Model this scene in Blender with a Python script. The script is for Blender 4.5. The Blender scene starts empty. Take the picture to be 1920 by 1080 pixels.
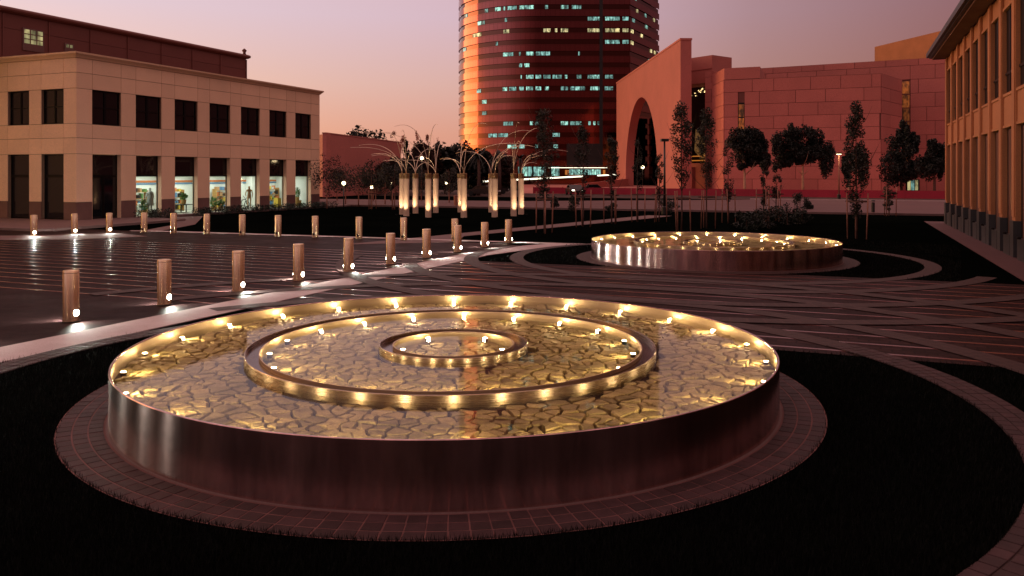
import bpy, bmesh, math, random
import numpy as np
from mathutils import Vector, Matrix

random.seed(7); np.random.seed(7)
scene = bpy.context.scene
col = scene.collection
R = math.radians
THETA = R(22.4)          # camera yaw; world axes follow the street grid
FPX, CAMH = 1530.0, 2.6  # focal length in pixels of a 1920 wide frame, eye height
CT, ST = math.cos(THETA), math.sin(THETA)

# ------------------------------------------------------------------ camera
cd = bpy.data.cameras.new('camera'); cam = bpy.data.objects.new('camera', cd); col.objects.link(cam)
cam.location = (0, 0, CAMH); cam.rotation_euler = (R(90), 0, THETA)
cd.sensor_width = 36; cd.lens = FPX / 1920 * 36; cd.shift_y = -210 / 1920
cd.clip_start = 0.1; cd.clip_end = 3000
scene.camera = cam

# ------------------------------------------------------------------ dusk sky
world = bpy.data.worlds.new('World'); scene.world = world; world.use_nodes = True
wn, wl = world.node_tree.nodes, world.node_tree.links
for n in list(wn): wn.remove(n)
GLOW = Vector((-math.sin(R(87.4)), math.cos(R(87.4)), 0))     # where the sun has just gone down
def wramp(fac, stops, interp='LINEAR'):
    r = wn.new('ShaderNodeValToRGB'); r.color_ramp.interpolation = interp
    els = r.color_ramp.elements
    while len(els) < len(stops): els.new(0.5)
    for e, (p, c) in zip(els, stops): e.position = p; e.color = (*c, 1)
    wl.new(fac, r.inputs[0]); return r.outputs[0]
def wmath(op, a, b=None):
    m = wn.new('ShaderNodeMath'); m.operation = op
    for i, v in enumerate((a, b)):
        if v is None: continue
        if isinstance(v, (int, float)): m.inputs[i].default_value = v
        else: wl.new(v, m.inputs[i])
    return m.outputs[0]
def wmix(kind, fac, a, b):
    m = wn.new('ShaderNodeMixRGB'); m.blend_type = kind
    for s, v in zip(m.inputs, (fac, a, b)):
        if isinstance(v, (int, float)): s.default_value = v
        elif isinstance(v, tuple): s.default_value = (*v, 1)
        else: wl.new(v, s)
    return m.outputs[0]
tc = wn.new('ShaderNodeTexCoord')
sx = wn.new('ShaderNodeSeparateXYZ'); wl.new(tc.outputs['Generated'], sx.inputs[0])
dz = wmath('MAXIMUM', sx.outputs[2], 0.0)
elev = wramp(dz, [(0.0, (.76, .36, .25)), (.05, (.82, .43, .30)), (.11, (.81, .54, .46)), (.19, (.77, .60, .66)),
                  (.32, (.78, .58, .61)), (.6, (.92, .65, .62)), (1.0, (.92, .64, .61))])
horiz = wn.new('ShaderNodeCombineXYZ'); wl.new(sx.outputs[0], horiz.inputs[0]); wl.new(sx.outputs[1], horiz.inputs[1])
hn = wn.new('ShaderNodeVectorMath'); hn.operation = 'NORMALIZE'; wl.new(horiz.outputs[0], hn.inputs[0])
dp = wn.new('ShaderNodeVectorMath'); dp.operation = 'DOT_PRODUCT'; wl.new(hn.outputs[0], dp.inputs[0]); dp.inputs[1].default_value = GLOW
cc = wmath('ADD', wmath('MULTIPLY', dp.outputs['Value'], 0.5), 0.5)
azim = wramp(cc, [(0.0, (.10, .045, .045)), (.29, (.13, .055, .06)), (.43, (.32, .175, .175)), (.575, (.53, .41, .415)), (.70, (.84, .74, .78)), (.92, (1, 1, 1)), (1.0, (1, .95, .8))])
over = wmath('MINIMUM', wmath('MAXIMUM', wmath('MULTIPLY', wmath('SUBTRACT', dz, .2), 2.8), 0.0), 1.0)
azim = wmix('MIX', over, azim, (.90, .74, .72))
base = wmix('MULTIPLY', 1.0, elev, azim)
g1 = wmath('POWER', cc, 18.0)
g2 = wmath('SUBTRACT', 1.0, wmath('MINIMUM', wmath('MULTIPLY', dz, 4.0), 1.0))
glowc = wmix('MIX', wmath('MULTIPLY', g1, wmath('MULTIPLY', g2, g2)), (0, 0, 0), (4.6, 2.0, .25))
skyc = wmix('ADD', 1.0, base, glowc)
nish = wn.new('ShaderNodeTexSky'); nish.sky_type = 'NISHITA'; nish.sun_disc = False
nish.sun_elevation = R(1.0); nish.sun_rotation = math.atan2(GLOW.x, GLOW.y); nish.air_density = 2; nish.dust_density = 3
skyc = wmix('ADD', 0.01, skyc, nish.outputs[0])
bg = wn.new('ShaderNodeBackground'); wl.new(skyc, bg.inputs[0]); bg.inputs[1].default_value = 1.0
wo = wn.new('ShaderNodeOutputWorld'); wl.new(bg.outputs[0], wo.inputs[0])

# last warm light from below the left horizon
sl = bpy.data.lights.new('sun', 'SUN'); sl.energy = 1.6; sl.angle = R(38); sl.color = (1.0, .46, .15)
sun = bpy.data.objects.new('sun', sl); col.objects.link(sun)
sd = -(Vector((GLOW.x, GLOW.y, 0)).normalized() * math.cos(R(6.5)) + Vector((0, 0, math.sin(R(6.5)))))
sun.rotation_euler = sd.to_track_quat('-Z', 'Y').to_euler()

vs = scene.view_settings
vs.view_transform = 'Standard'; vs.look = 'None'; vs.exposure = 0.0; vs.gamma = 1.0
scene.render.engine = 'CYCLES'
cy = scene.cycles
cy.use_denoising = True; cy.max_bounces = 8; cy.diffuse_bounces = 3; cy.glossy_bounces = 4
cy.transparent_max_bounces = 16; cy.transmission_bounces = 4; cy.sample_clamp_indirect = 6
cy.caustics_reflective = False; cy.caustics_refractive = False; cy.use_light_tree = True

# ------------------------------------------------------------------ coordinates
def C(X, Y, z=0.0):
    """camera-aligned ground coordinates (right, ahead) to world"""
    return Vector((X * CT - Y * ST, X * ST + Y * CT, z))
def ray(px):
    t = (px - 960) / FPX
    return t
def at(px, Y, z=0.0):
    return C((px - 960) / FPX * Y, Y, z)
def onground(px, py, z=0.0):
    Y = FPX * (CAMH - z) / (py - 330.0)
    return at(px, Y, z)
def zat(py, Y): return CAMH + (330 - py) * Y / FPX

# ------------------------------------------------------------------ materials
MATS = {}
def new_mat(name):
    m = bpy.data.materials.new(name); m.use_nodes = True; MATS[name] = m
    nt = m.node_tree; return m, nt.nodes, nt.links, nt.nodes['Principled BSDF']
def setp(b, **kw):
    for k, v in kw.items():
        k = {'color': 'Base Color', 'rough': 'Roughness', 'metal': 'Metallic', 'spec': 'Specular IOR Level',
             'aniso': 'Anisotropic', 'anirot': 'Anisotropic Rotation', 'emit': 'Emission Color', 'estr': 'Emission Strength', 'alpha': 'Alpha'}[k]
        b.inputs[k].default_value = (*v, 1) if isinstance(v, tuple) else v
def noise(n, l, scale, detail=4, vec=None, rough=.6):
    t = n.new('ShaderNodeTexNoise'); t.inputs['Scale'].default_value = scale; t.inputs['Detail'].default_value = detail
    t.inputs['Roughness'].default_value = rough
    if vec is not None: l.new(vec, t.inputs['Vector'])
    return t.outputs['Fac']
def ramp(n, l, fac, stops):
    r = n.new('ShaderNodeValToRGB'); els = r.color_ramp.elements
    while len(els) < len(stops): els.new(0.5)
    for e, (p, c) in zip(els, stops): e.position = p; e.color = (*c, 1)
    l.new(fac, r.inputs[0]); return r.outputs[0]
def mixc(n, l, kind, fac, a, b):
    m = n.new('ShaderNodeMixRGB'); m.blend_type = kind
    for s, v in zip(m.inputs, (fac, a, b)):
        if isinstance(v, (int, float)): s.default_value = v
        elif isinstance(v, tuple): s.default_value = (*v, 1)
        else: l.new(v, s)
    return m.outputs[0]
def mul(n, l, a, k):
    m = n.new('ShaderNodeMath'); m.operation = 'MULTIPLY'; l.new(a, m.inputs[0]); m.inputs[1].default_value = k; return m.outputs[0]
def bump(n, l, b, h, strength=.3, dist=.02):
    bp = n.new('ShaderNodeBump'); bp.inputs['Strength'].default_value = strength; bp.inputs['Distance'].default_value = dist
    l.new(h, bp.inputs['Height']); l.new(bp.outputs[0], b.inputs['Normal'])
def objco(n): return n.new('ShaderNodeTexCoord').outputs['Object']
def worldco(n): return n.new('ShaderNodeNewGeometry').outputs['Position']
def rnd(n): return n.new('ShaderNodeObjectInfo').outputs['Random']

def rough_mat(name, color, var=.25, scale=3.0, rough=.75, fine=60, bstr=.25, bdist=.01, perobj=.12, spec=.35, vec='world'):
    """matte mineral surface: cloudy colour, fine grain, a different tone per piece"""
    m, n, l, b = new_mat(name)
    v = worldco(n) if vec == 'world' else objco(n)
    a = noise(n, l, scale, 5, v)
    lo = tuple(c * (1 - var) for c in color); hi = tuple(min(1, c * (1 + var)) for c in color)
    c1 = ramp(n, l, a, [(.3, lo), (.7, hi)])
    g = noise(n, l, fine, 3, v)
    c2 = mixc(n, l, 'MULTIPLY', .6, c1, ramp(n, l, g, [(.3, (.72, .72, .72)), (.7, (1.2, 1.2, 1.2))]))
    if perobj:
        c2 = mixc(n, l, 'MULTIPLY', 1.0, c2, ramp(n, l, rnd(n), [(0, (1 - perobj,) * 3), (1, (1 + perobj,) * 3)]))
    l.new(c2, b.inputs['Base Color']); setp(b, rough=rough, spec=spec)
    if bstr: bump(n, l, b, g, bstr, bdist)
    return m
def metal_mat(name, color, rough=.3, aniso=0.0, streak=0.0, vert=0.0):
    m, n, l, b = new_mat(name)
    setp(b, color=color, metal=1.0, rough=rough, aniso=aniso, anirot=.25)
    if aniso:
        t = n.new('ShaderNodeTangent'); t.direction_type = 'RADIAL'; t.axis = 'Z'; l.new(t.outputs[0], b.inputs['Tangent'])
    v = objco(n)
    mp = n.new('ShaderNodeMapping'); mp.inputs['Scale'].default_value = (1.2, 1.2, 60); l.new(v, mp.inputs[0])
    s = noise(n, l, 3, 4, mp.outputs[0])
    big = noise(n, l, 1.3, 3, v)
    rr = n.new('ShaderNodeMapRange'); l.new(s, rr.inputs[0]); rr.inputs[3].default_value = rough * .75; rr.inputs[4].default_value = rough * 1.3
    if not vert: l.new(rr.outputs[0], b.inputs['Roughness'])
    cvar = mixc(n, l, 'MULTIPLY', 1.0, color, ramp(n, l, big, [(.3, (.92, .92, .92)), (.7, (1.05, 1.04, 1.03))]))
    l.new(mixc(n, l, 'MULTIPLY', .5, cvar, ramp(n, l, s, [(.25, (.88, .88, .88)), (.75, (1.06, 1.06, 1.06))])), b.inputs['Base Color'])
    if vert:  # upright streaks of reflected light painted into the base colour
        sp = n.new('ShaderNodeSeparateXYZ'); l.new(v, sp.inputs[0])
        an = n.new('ShaderNodeMath'); an.operation = 'ARCTAN2'; l.new(sp.outputs[1], an.inputs[0]); l.new(sp.outputs[0], an.inputs[1])
        cv = n.new('ShaderNodeCombineXYZ'); l.new(mul(n, l, an.outputs[0], 14), cv.inputs[0]); l.new(mul(n, l, sp.outputs[2], .5), cv.inputs[1])
        vs_ = noise(n, l, 1.6, 5, cv.outputs[0], .65)
        pc = b.inputs['Base Color'].links[0].from_socket
        l.new(mixc(n, l, 'MULTIPLY', 1, pc, ramp(n, l, vs_, [(.32, (1 - vert,) * 3), (.68, (1 + vert * .5,) * 3)])), b.inputs['Base Color'])
    if streak: bump(n, l, b, s, streak, .003)
    return m
def emit_mat(name, color, strength, vary=0.0, pattern=False):
    m, n, l, b = new_mat(name)
    setp(b, color=(.02, .02, .02), emit=color, estr=strength, rough=.4)
    if pattern:
        v = worldco(n); mp = n.new('ShaderNodeMapping'); mp.inputs['Scale'].default_value = (.9, .9, .45); l.new(v, mp.inputs[0])
        a = noise(n, l, 1.4, 2, mp.outputs[0], .8)
        r1 = ramp(n, l, a, [(.36, (.10, .12, .12)), (.47, (.5, .5, .5)), (.62, (1.2, 1.2, 1.2))])
        cl = mixc(n, l, 'MULTIPLY', 1.0, color, r1)
        if vary: cl = mixc(n, l, 'MULTIPLY', 1.0, cl, ramp(n, l, rnd(n), [(0, (.35, .35, .35)), (.5, (.8, .8, .8)), (1, (1.3, 1.2, 1.1))]))
        l.new(cl, b.inputs['Emission Color'])
    return m
def glass_mat(name, tint=(.85, .9, .9), rough=.02, see=.9):
    """thin pane: clear straight through, mirror by Fresnel"""
    m, n, l, b = new_mat(name); n.remove(b)
    tr = n.new('ShaderNodeBsdfTransparent'); tr.inputs[0].default_value = (*tint, 1)
    gl = n.new('ShaderNodeBsdfGlossy'); gl.inputs['Roughness'].default_value = rough
    fr = n.new('ShaderNodeFresnel'); fr.inputs[0].default_value = 1.5
    mx = n.new('ShaderNodeMixShader'); l.new(fr.outputs[0], mx.inputs[0]); l.new(tr.outputs[0], mx.inputs[1]); l.new(gl.outputs[0], mx.inputs[2])
    l.new(mx.outputs[0], n['Material Output'].inputs[0]); return m

rough_mat('cream_panel', (.88, .58, .39), .06, .35, .7, 25, .1, .004, .05)
rough_mat('brown_panel', (.17, .055, .045), .08, .4, .6, 25, .1, .004, .06)
rough_mat('dado_granite', (.17, .085, .075), .15, 1.2, .45, 70, .1, .003, .08, .5)
rough_mat('red_granite', (.47, .15, .125), .10, .12, .65, 9, .15, .01, .09)
rough_mat('dark_joint', (.16, .06, .05), .1, .5, .9, 20, 0, .01, 0)
rough_mat('cream_joint', (.22, .13, .09), .1, .5, .9, 20, 0, .01, 0)
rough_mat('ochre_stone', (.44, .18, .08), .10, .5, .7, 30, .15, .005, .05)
rough_mat('ochre_shaded', (.13, .05, .03), .12, .5, .75, 30, .15, .005, .05)  # darker ochre: the shade of the recesses is put into the colour
rough_mat('grey_granite', (.045, .047, .05), .2, 2, .4, 80, .1, .003, .15, .5)
rough_mat('concrete', (.15, .088, .085), .12, 1.5, .8, 60, .2, .004, .06)
rough_mat('pale_concrete', (.42, .31, .31), .12, 1.5, .8, 60, .2, .004, .06)
rough_mat('asphalt', (.10, .042, .044), .15, .25, .75, 40, .2, .004, 0)
rough_mat('mortar', (.15, .066, .062), .2, 3, .9, 90, .3, .004, 0)
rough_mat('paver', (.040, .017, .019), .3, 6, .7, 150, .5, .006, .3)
rough_mat('strip_stone', (.15, .055, .054), .15, 2, .20, 60, .01, .002, .1, .5)
rough_mat('bark', (.10, .05, .04), .3, 6, .9, 30, .5, .02, .2)
rough_mat('pale_bark', (.42, .27, .18), .3, 4, .85, 30, .4, .02, .2)
rough_mat('stake_wood', (.30, .13, .09), .25, 5, .8, 40, .3, .01, .2)
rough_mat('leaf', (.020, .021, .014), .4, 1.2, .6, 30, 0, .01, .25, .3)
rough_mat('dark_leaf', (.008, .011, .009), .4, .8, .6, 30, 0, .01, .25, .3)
rough_mat('brown_leaf', (.045, .022, .018), .4, .5, .8, 30, 0, .01, .25, .2)
rough_mat('rose_lit_leaf', (.40, .20, .15), .3, .5, .8, 30, 0, .01, .25, .2)  # pink dusk light on the far poplars put into the leaf colour
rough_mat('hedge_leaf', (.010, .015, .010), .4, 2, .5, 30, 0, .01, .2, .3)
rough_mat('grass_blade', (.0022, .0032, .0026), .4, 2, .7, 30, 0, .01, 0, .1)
rough_mat('white_wall', (.78, .80, .76), .04, 1, .8, 30, .05, .002, .02)
rough_mat('shop_floor', (.50, .50, .42), .1, 1, .4, 30, .05, .002, 0)
rough_mat('tan_cloth', (.45, .26, .13), .2, 4, .8, 50, .1, .005, 0)
rough_mat('pale_cloth', (.50, .52, .50), .2, 6, .8, 50, .1, .005, 0)
rough_mat('black_metal', (.012, .011, .011), .2, 2, .4, 60, 0, .002, 0, .5)
rough_mat('red_barrier', (.30, .012, .035), .12, .5, .6, 10, .1, .01, .08)
rough_mat('car_paint', (.02, .015, .018), .1, 1, .25, 30, 0, .01, .2, .6)
rough_mat('rubber', (.01, .01, .01), .1, 3, .8, 30, 0, .01, 0)
rough_mat('gold_fin', (.55, .35, .12), .1, 1, .35, 30, 0, .01, 0, .6)
rough_mat('orange_band', (.55, .18, .06), .05, 1, .7, 30, 0, .01, 0)
rough_mat('blue_band', (.12, .25, .42), .05, 1, .7, 30, 0, .01, 0)
rough_mat('yellow_box', (.6, .42, .05), .05, 1, .7, 30, 0, .01, 0)
rough_mat('wicker', (.42, .24, .08), .3, 8, .8, 60, .3, .01, 0)
rough_mat('leaf_green', (.10, .22, .06), .4, 4, .6, 30, 0, .01, .2)

# lawn: mown grass seen from afar
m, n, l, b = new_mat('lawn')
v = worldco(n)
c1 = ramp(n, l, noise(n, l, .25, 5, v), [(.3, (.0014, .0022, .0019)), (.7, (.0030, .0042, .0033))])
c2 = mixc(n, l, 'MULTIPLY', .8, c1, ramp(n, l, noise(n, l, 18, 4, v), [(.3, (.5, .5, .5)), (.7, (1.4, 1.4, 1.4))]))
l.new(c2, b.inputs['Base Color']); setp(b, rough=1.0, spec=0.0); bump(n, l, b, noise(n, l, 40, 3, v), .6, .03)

# small unit paving with fine pale joints (too far and flat to pick the bricks apart)
def paving(name, brick, joint, rot=0.0, w=.24, h=.115, jw=.012, rough=.55):
    m, n, l, b = new_mat(name)
    mp = n.new('ShaderNodeMapping'); mp.inputs['Rotation'].default_value = (0, 0, rot); l.new(worldco(n), mp.inputs[0])
    bt = n.new('ShaderNodeTexBrick'); l.new(mp.outputs[0], bt.inputs['Vector'])
    bt.inputs['Scale'].default_value = 1; bt.inputs['Brick Width'].default_value = w; bt.inputs['Row Height'].default_value = h
    bt.inputs['Mortar Size'].default_value = jw; bt.inputs['Mortar Smooth'].default_value = .2; bt.inputs['Bias'].default_value = 0
    bt.inputs['Color1'].default_value = (*(c * .7 for c in brick), 1); bt.inputs['Color2'].default_value = (*(c * 1.3 for c in brick), 1)
    bt.inputs['Mortar'].default_value = (*joint, 1)
    big = ramp(n, l, noise(n, l, .5, 4, worldco(n)), [(.3, (.75, .75, .75)), (.7, (1.2, 1.2, 1.2))])
    fine = noise(n, l, 70, 3, worldco(n))
    c = mixc(n, l, 'MULTIPLY', 1, bt.outputs[0], big)
    c = mixc(n, l, 'MULTIPLY', .6, c, ramp(n, l, fine, [(.3, (.6, .6, .6)), (.7, (1.3, 1.3, 1.3))]))
    l.new(c, b.inputs['Base Color'])
    rr = n.new('ShaderNodeMapRange'); l.new(noise(n, l, 1.1, 4, worldco(n)), rr.inputs[0]); rr.inputs[3].default_value = rough - .15; rr.inputs[4].default_value = rough + .15
    l.new(rr.outputs[0], b.inputs['Roughness']); setp(b, spec=.03)
    bump(n, l, b, mixc(n, l, 'ADD', .4, bt.outputs['Fac'], fine), -.35, .006)
    return m
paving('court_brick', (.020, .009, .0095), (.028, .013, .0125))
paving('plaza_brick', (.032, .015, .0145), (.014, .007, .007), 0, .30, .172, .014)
# radial soldier courses: brick pattern in polar coordinates about the object's origin
m, n, l, b = new_mat('ring_brick')
o = objco(n); s = n.new('ShaderNodeSeparateXYZ'); l.new(o, s.inputs[0])
at2 = n.new('ShaderNodeMath'); at2.operation = 'ARCTAN2'; l.new(s.outputs[1], at2.inputs[0]); l.new(s.outputs[0], at2.inputs[1])
ln = n.new('ShaderNodeVectorMath'); ln.operation = 'LENGTH'; l.new(o, ln.inputs[0])
cb = n.new('ShaderNodeCombineXYZ'); l.new(mul(n, l, at2.outputs[0], 6.2), cb.inputs[0]); l.new(ln.outputs['Value'], cb.inputs[1])
bt = n.new('ShaderNodeTexBrick'); l.new(cb.outputs[0], bt.inputs['Vector']); bt.offset = 0
bt.inputs['Scale'].default_value = 1; bt.inputs['Brick Width'].default_value = .16; bt.inputs['Row Height'].default_value = .15
bt.inputs['Mortar Size'].default_value = .012; bt.inputs['Color1'].default_value = (.034, .0165, .0155, 1); bt.inputs['Color2'].default_value = (.046, .0225, .021, 1)
bt.inputs['Mortar'].default_value = (.062, .030, .028, 1)
c = mixc(n, l, 'MULTIPLY', .6, bt.outputs[0], ramp(n, l, noise(n, l, 60, 3, worldco(n)), [(.3, (.6, .6, .6)), (.7, (1.3, 1.3, 1.3))]))
l.new(c, b.inputs['Base Color']); setp(b, rough=.7, spec=.3)

# flagstones under the water
m, n, l, b = new_mat('flagstone')
v = worldco(n)
c1 = ramp(n, l, noise(n, l, 5, 5, v), [(.28, (.20, .165, .075)), (.5, (.36, .29, .135)), (.75, (.50, .41, .21))])
c2 = mixc(n, l, 'MULTIPLY', .7, c1, ramp(n, l, noise(n, l, 60, 4, v), [(.3, (.55, .55, .55)), (.7, (1.25, 1.25, 1.25))]))
c3 = mixc(n, l, 'MULTIPLY', 1, c2, ramp(n, l, rnd(n), [(0, (.62, .60, .55)), (.5, (.95, .95, .95)), (1, (1.25, 1.2, 1.1))]))
l.new(c3, b.inputs['Base Color']); setp(b, rough=.7, spec=.3); bump(n, l, b, noise(n, l, 35, 4, v), .6, .015)
rough_mat('basin_floor', (.030, .020, .010), .2, 3, .9, 40, .2, .01, 0)

# still water: clear sheet, Fresnel mirror, faint ripples
m, n, l, b = new_mat('water'); n.remove(b)
tr = n.new('ShaderNodeBsdfTransparent'); tr.inputs[0].default_value = (.93, .92, .84, 1)
gl = n.new('ShaderNodeBsdfGlossy'); gl.inputs['Roughness'].default_value = .012; gl.inputs[0].default_value = (1, 1, 1, 1)
gm = n.new('ShaderNodeNewGeometry'); fd = n.new('ShaderNodeVectorMath'); fd.operation = 'DOT_PRODUCT'; l.new(gm.outputs['Incoming'], fd.inputs[1])
bp = n.new('ShaderNodeBump'); bp.inputs['Strength'].default_value = .018; bp.inputs['Distance'].default_value = .02
l.new(noise(n, l, 9, 2, worldco(n)), bp.inputs['Height']); l.new(bp.outputs[0], gl.inputs['Normal']); l.new(bp.outputs[0], fd.inputs[0])
def wm(op, a, k):
    q = n.new('ShaderNodeMath'); q.operation = op
    for i_, v_ in enumerate((a, k)):
        if v_ is None: continue
        if isinstance(v_, (int, float)): q.inputs[i_].default_value = v_
        else: l.new(v_, q.inputs[i_])
    return q.outputs[0]
schlick = wm('ADD', wm('MULTIPLY', wm('POWER', wm('SUBTRACT', 1.0, wm('ABSOLUTE', fd.outputs['Value'], None)), 5.0), .50), .015)
mx = n.new('ShaderNodeMixShader'); l.new(schlick, mx.inputs[0]); l.new(tr.outputs[0], mx.inputs[1]); l.new(gl.outputs[0], mx.inputs[2])
l.new(mx.outputs[0], n['Material Output'].inputs[0])

metal_mat('brushed_steel', (.64, .42, .40), .19, .95, 0, .45)  # red tint stands in for the red sky mirrored in the steel
metal_mat('bollard_steel', (.88, .68, .45), .24, .9, .03)
metal_mat('liner_steel', (.62, .50, .34), .48)
metal_mat('rim_steel', (.50, .41, .29), .26, .85, .0)
metal_mat('channel_bronze', (.10, .055, .04), .2)
metal_mat('dark_frame', (.03, .03, .032), .35)
metal_mat('brass_cap', (.45, .32, .17), .3)
metal_mat('wand_steel', (.95, .78, .60), .5)
rough_mat('pole_fabric', (.62, .46, .33), .05, 2, .7, 60, .1, .003, .05)
emit_mat('pool_lens', (1, .72, .36), 320)
emit_mat('bollard_lens', (1, .93, .72), 55)
emit_mat('globe', (1, .82, .45), 9)
emit_mat('tower_lit', (.34, .74, .66), 1.15, 1, True)
emit_mat('tower_warm', (.80, .72, .36), 1.15, 1, True)
emit_mat('strip_lamp', (1, .93, .70), 2.6)
emit_mat('tiny_bulb', (1, .66, .28), 2.2)
emit_mat('shop_panel', (.95, 1.0, .88), 6.5)
emit_mat('head_lamp', (1, .9, .7), 6)
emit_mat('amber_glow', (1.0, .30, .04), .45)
emit_mat('amber_reflection', (.75, .18, .03), .35, 1, True)  # panes emit to stand in for amber reflections in the slot windows
emit_mat('window_pale', (.85, .75, .35), .55, 1, True)
glass_mat('clear_pane', (.90, .95, .93))
m, n, l, b = new_mat('dark_glass'); setp(b, color=(.006, .006, .008), rough=.04, spec=.6)
bump(n, l, b, noise(n, l, 1.5, 2, worldco(n)), .04, .01)
m, n, l, b = new_mat('shade_glass'); setp(b, color=(.006, .006, .007), rough=.35, spec=.1)
m, n, l, b = new_mat('tower_glass'); setp(b, color=(.15, .065, .05), rough=.06, metal=1.0)
m, n, l, b = new_mat('tower_spandrel')
uvn = n.new('ShaderNodeUVMap'); uvn.uv_map = 'UVMap'
bt = n.new('ShaderNodeTexBrick'); l.new(uvn.outputs[0], bt.inputs['Vector']); bt.offset = 0
bt.inputs['Scale'].default_value = 1; bt.inputs['Brick Width'].default_value = 1.5; bt.inputs['Row Height'].default_value = 3.52; bt.inputs['Mortar Size'].default_value = .05
bt.inputs['Color1'].default_value = (.31, .10, .095, 1); bt.inputs['Color2'].default_value = (.34, .11, .10, 1); bt.inputs['Mortar'].default_value = (.2, .07, .06, 1)
l.new(bt.outputs[0], b.inputs['Base Color']); setp(b, metal=1.0, rough=.12)

# ------------------------------------------------------------------ mesh helpers
class MB:
    def __init__(self): self.v = []; self.f = []
    def quad(self, a, b, c, d):
        k = len(self.v); self.v += [tuple(a), tuple(b), tuple(c), tuple(d)]; self.f.append((k, k + 1, k + 2, k + 3)); return self
    def box(self, lo, hi):
        x0, y0, z0 = lo; x1, y1, z1 = hi; k = len(self.v)
        self.v += [(x0, y0, z0), (x1, y0, z0), (x1, y1, z0), (x0, y1, z0), (x0, y0, z1), (x1, y0, z1), (x1, y1, z1), (x0, y1, z1)]
        self.f += [tuple(k + i for i in q) for q in ((3, 2, 1, 0), (4, 5, 6, 7), (0, 1, 5, 4), (1, 2, 6, 5), (2, 3, 7, 6), (3, 0, 4, 7))]; return self
    def prism(self, pts, z0, z1):
        k = len(self.v); n_ = len(pts)
        self.v += [(p[0], p[1], z0) for p in pts] + [(p[0], p[1], z1) for p in pts]
        self.f.append(tuple(k + i for i in reversed(range(n_)))); self.f.append(tuple(k + n_ + i for i in range(n_)))
        for i in range(n_):
            j = (i + 1) % n_; self.f.append((k + i, k + j, k + n_ + j, k + n_ + i))
        return self
    def lathe(self, prof, seg=48, c=(0, 0, 0), a0=0.0, a1=2 * math.pi):
        """prof: list of (r, z), open profile"""
        full = abs(a1 - a0 - 2 * math.pi) < 1e-6
        k = len(self.v); ns = seg if full else seg + 1; np_ = len(prof)
        for i in range(ns):
            a = a0 + (a1 - a0) * i / seg
            for r, z in prof: self.v.append((c[0] + r * math.cos(a), c[1] + r * math.sin(a), c[2] + z))
        for i in range(seg):
            j = (i + 1) % ns
            for q in range(np_ - 1):
                self.f.append((k + i * np_ + q, k + j * np_ + q, k + j * np_ + q + 1, k + i * np_ + q + 1))
        return self
    def tube(self, pts, radii, seg=8, cap=True):
        pts = [Vector(p) for p in pts]; k = len(self.v); n_ = len(pts)
        for i, p in enumerate(pts):
            t = (pts[min(i + 1, n_ - 1)] - pts[max(i - 1, 0)]).normalized()
            ref = Vector((0, 0, 1)) if abs(t.z) < .9 else Vector((1, 0, 0))
            u = t.cross(ref).normalized(); w = t.cross(u)
            r = radii[i] if isinstance(radii, (list, tuple)) else radii
            for q in range(seg):
                a = 2 * math.pi * q / seg; self.v.append(tuple(p + (u * math.cos(a) + w * math.sin(a)) * r))
        for i in range(n_ - 1):
            for q in range(seg):
                s = (q + 1) % seg
                self.f.append((k + i * seg + q, k + i * seg + s, k + (i + 1) * seg + s, k + (i + 1) * seg + q))
        if cap:
            self.f.append(tuple(k + q for q in range(seg))); self.f.append(tuple(k + (n_ - 1) * seg + q for q in reversed(range(seg))))
        return self
    def ball(self, c, r, seg=12, rings=8, sz=1.0):
        prof = [(max(1e-4, r * math.sin(math.pi * i / rings)), -r * sz * math.cos(math.pi * i / rings)) for i in range(rings + 1)]
        return self.lathe(prof, seg, c)
    def mesh(self, name, mat, smooth=False, origin=(0, 0, 0), fix=True):
        me = bpy.data.meshes.new(name)
        ox, oy, oz = origin
        me.from_pydata([(x - ox, y - oy, z - oz) for x, y, z in self.v], [], self.f)
        if fix:
            bm = bmesh.new(); bm.from_mesh(me); bmesh.ops.recalc_face_normals(bm, faces=bm.faces); bm.to_mesh(me); bm.free()
        if smooth:
            for p in me.polygons: p.use_smooth = True
            if smooth == 'auto':
                me.set_sharp_from_angle(angle=R(35))
        me.materials.append(MATS[mat]); return me
def link(name, data, parent=None, loc=None):
    o = bpy.data.objects.new(name, data); col.objects.link(o)
    if parent is not None: o.parent = parent
    if loc is not None: o.location = loc
    return o
WLOC = {}
def wloc(o):
    p = Vector((0, 0, 0))
    while o is not None: p += o.location; o = o.parent
    return p
def part(name, mb, mat, parent=None, smooth=False):
    """mesh given in world coordinates; stored relative to its (unrotated) parent"""
    o = wloc(parent) if parent is not None else Vector((0, 0, 0))
    return link(name, mb.mesh(name, mat, smooth, o), parent)
def tag(o, label, cat, group=None):
    o['label'] = label; o['category'] = cat
    if group: o['group'] = group
    return o
def thing(name, loc, label, cat, group=None, rz=0.0):
    e = bpy.data.objects.new(name, None); col.objects.link(e); e.location = loc; e.rotation_euler.z = rz; e.empty_display_size = .2
    return tag(e, label, cat, group)
def structure(name, mb, mat, loc=None, smooth=False):
    o = link(name, mb.mesh(name, mat, smooth, loc or (0, 0, 0)), None, loc); o['kind'] = 'structure'; return o
def copy_tree(o, parent=None):
    c = o.copy(); col.objects.link(c); c.parent = parent
    for ch in list(o.children): copy_tree(ch, c)
    return c
def light(kind, name, parent, loc, energy, color, **kw):
    L = bpy.data.lights.new(name, kind); L.energy = energy; L.color = color
    for k, v in kw.items(): setattr(L, k, v)
    o = bpy.data.objects.new(name, L); col.objects.link(o); o.parent = parent; o.location = loc; return o
def aim(o, d): o.rotation_euler = Vector(d).to_track_quat('-Z', 'Y').to_euler()
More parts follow.
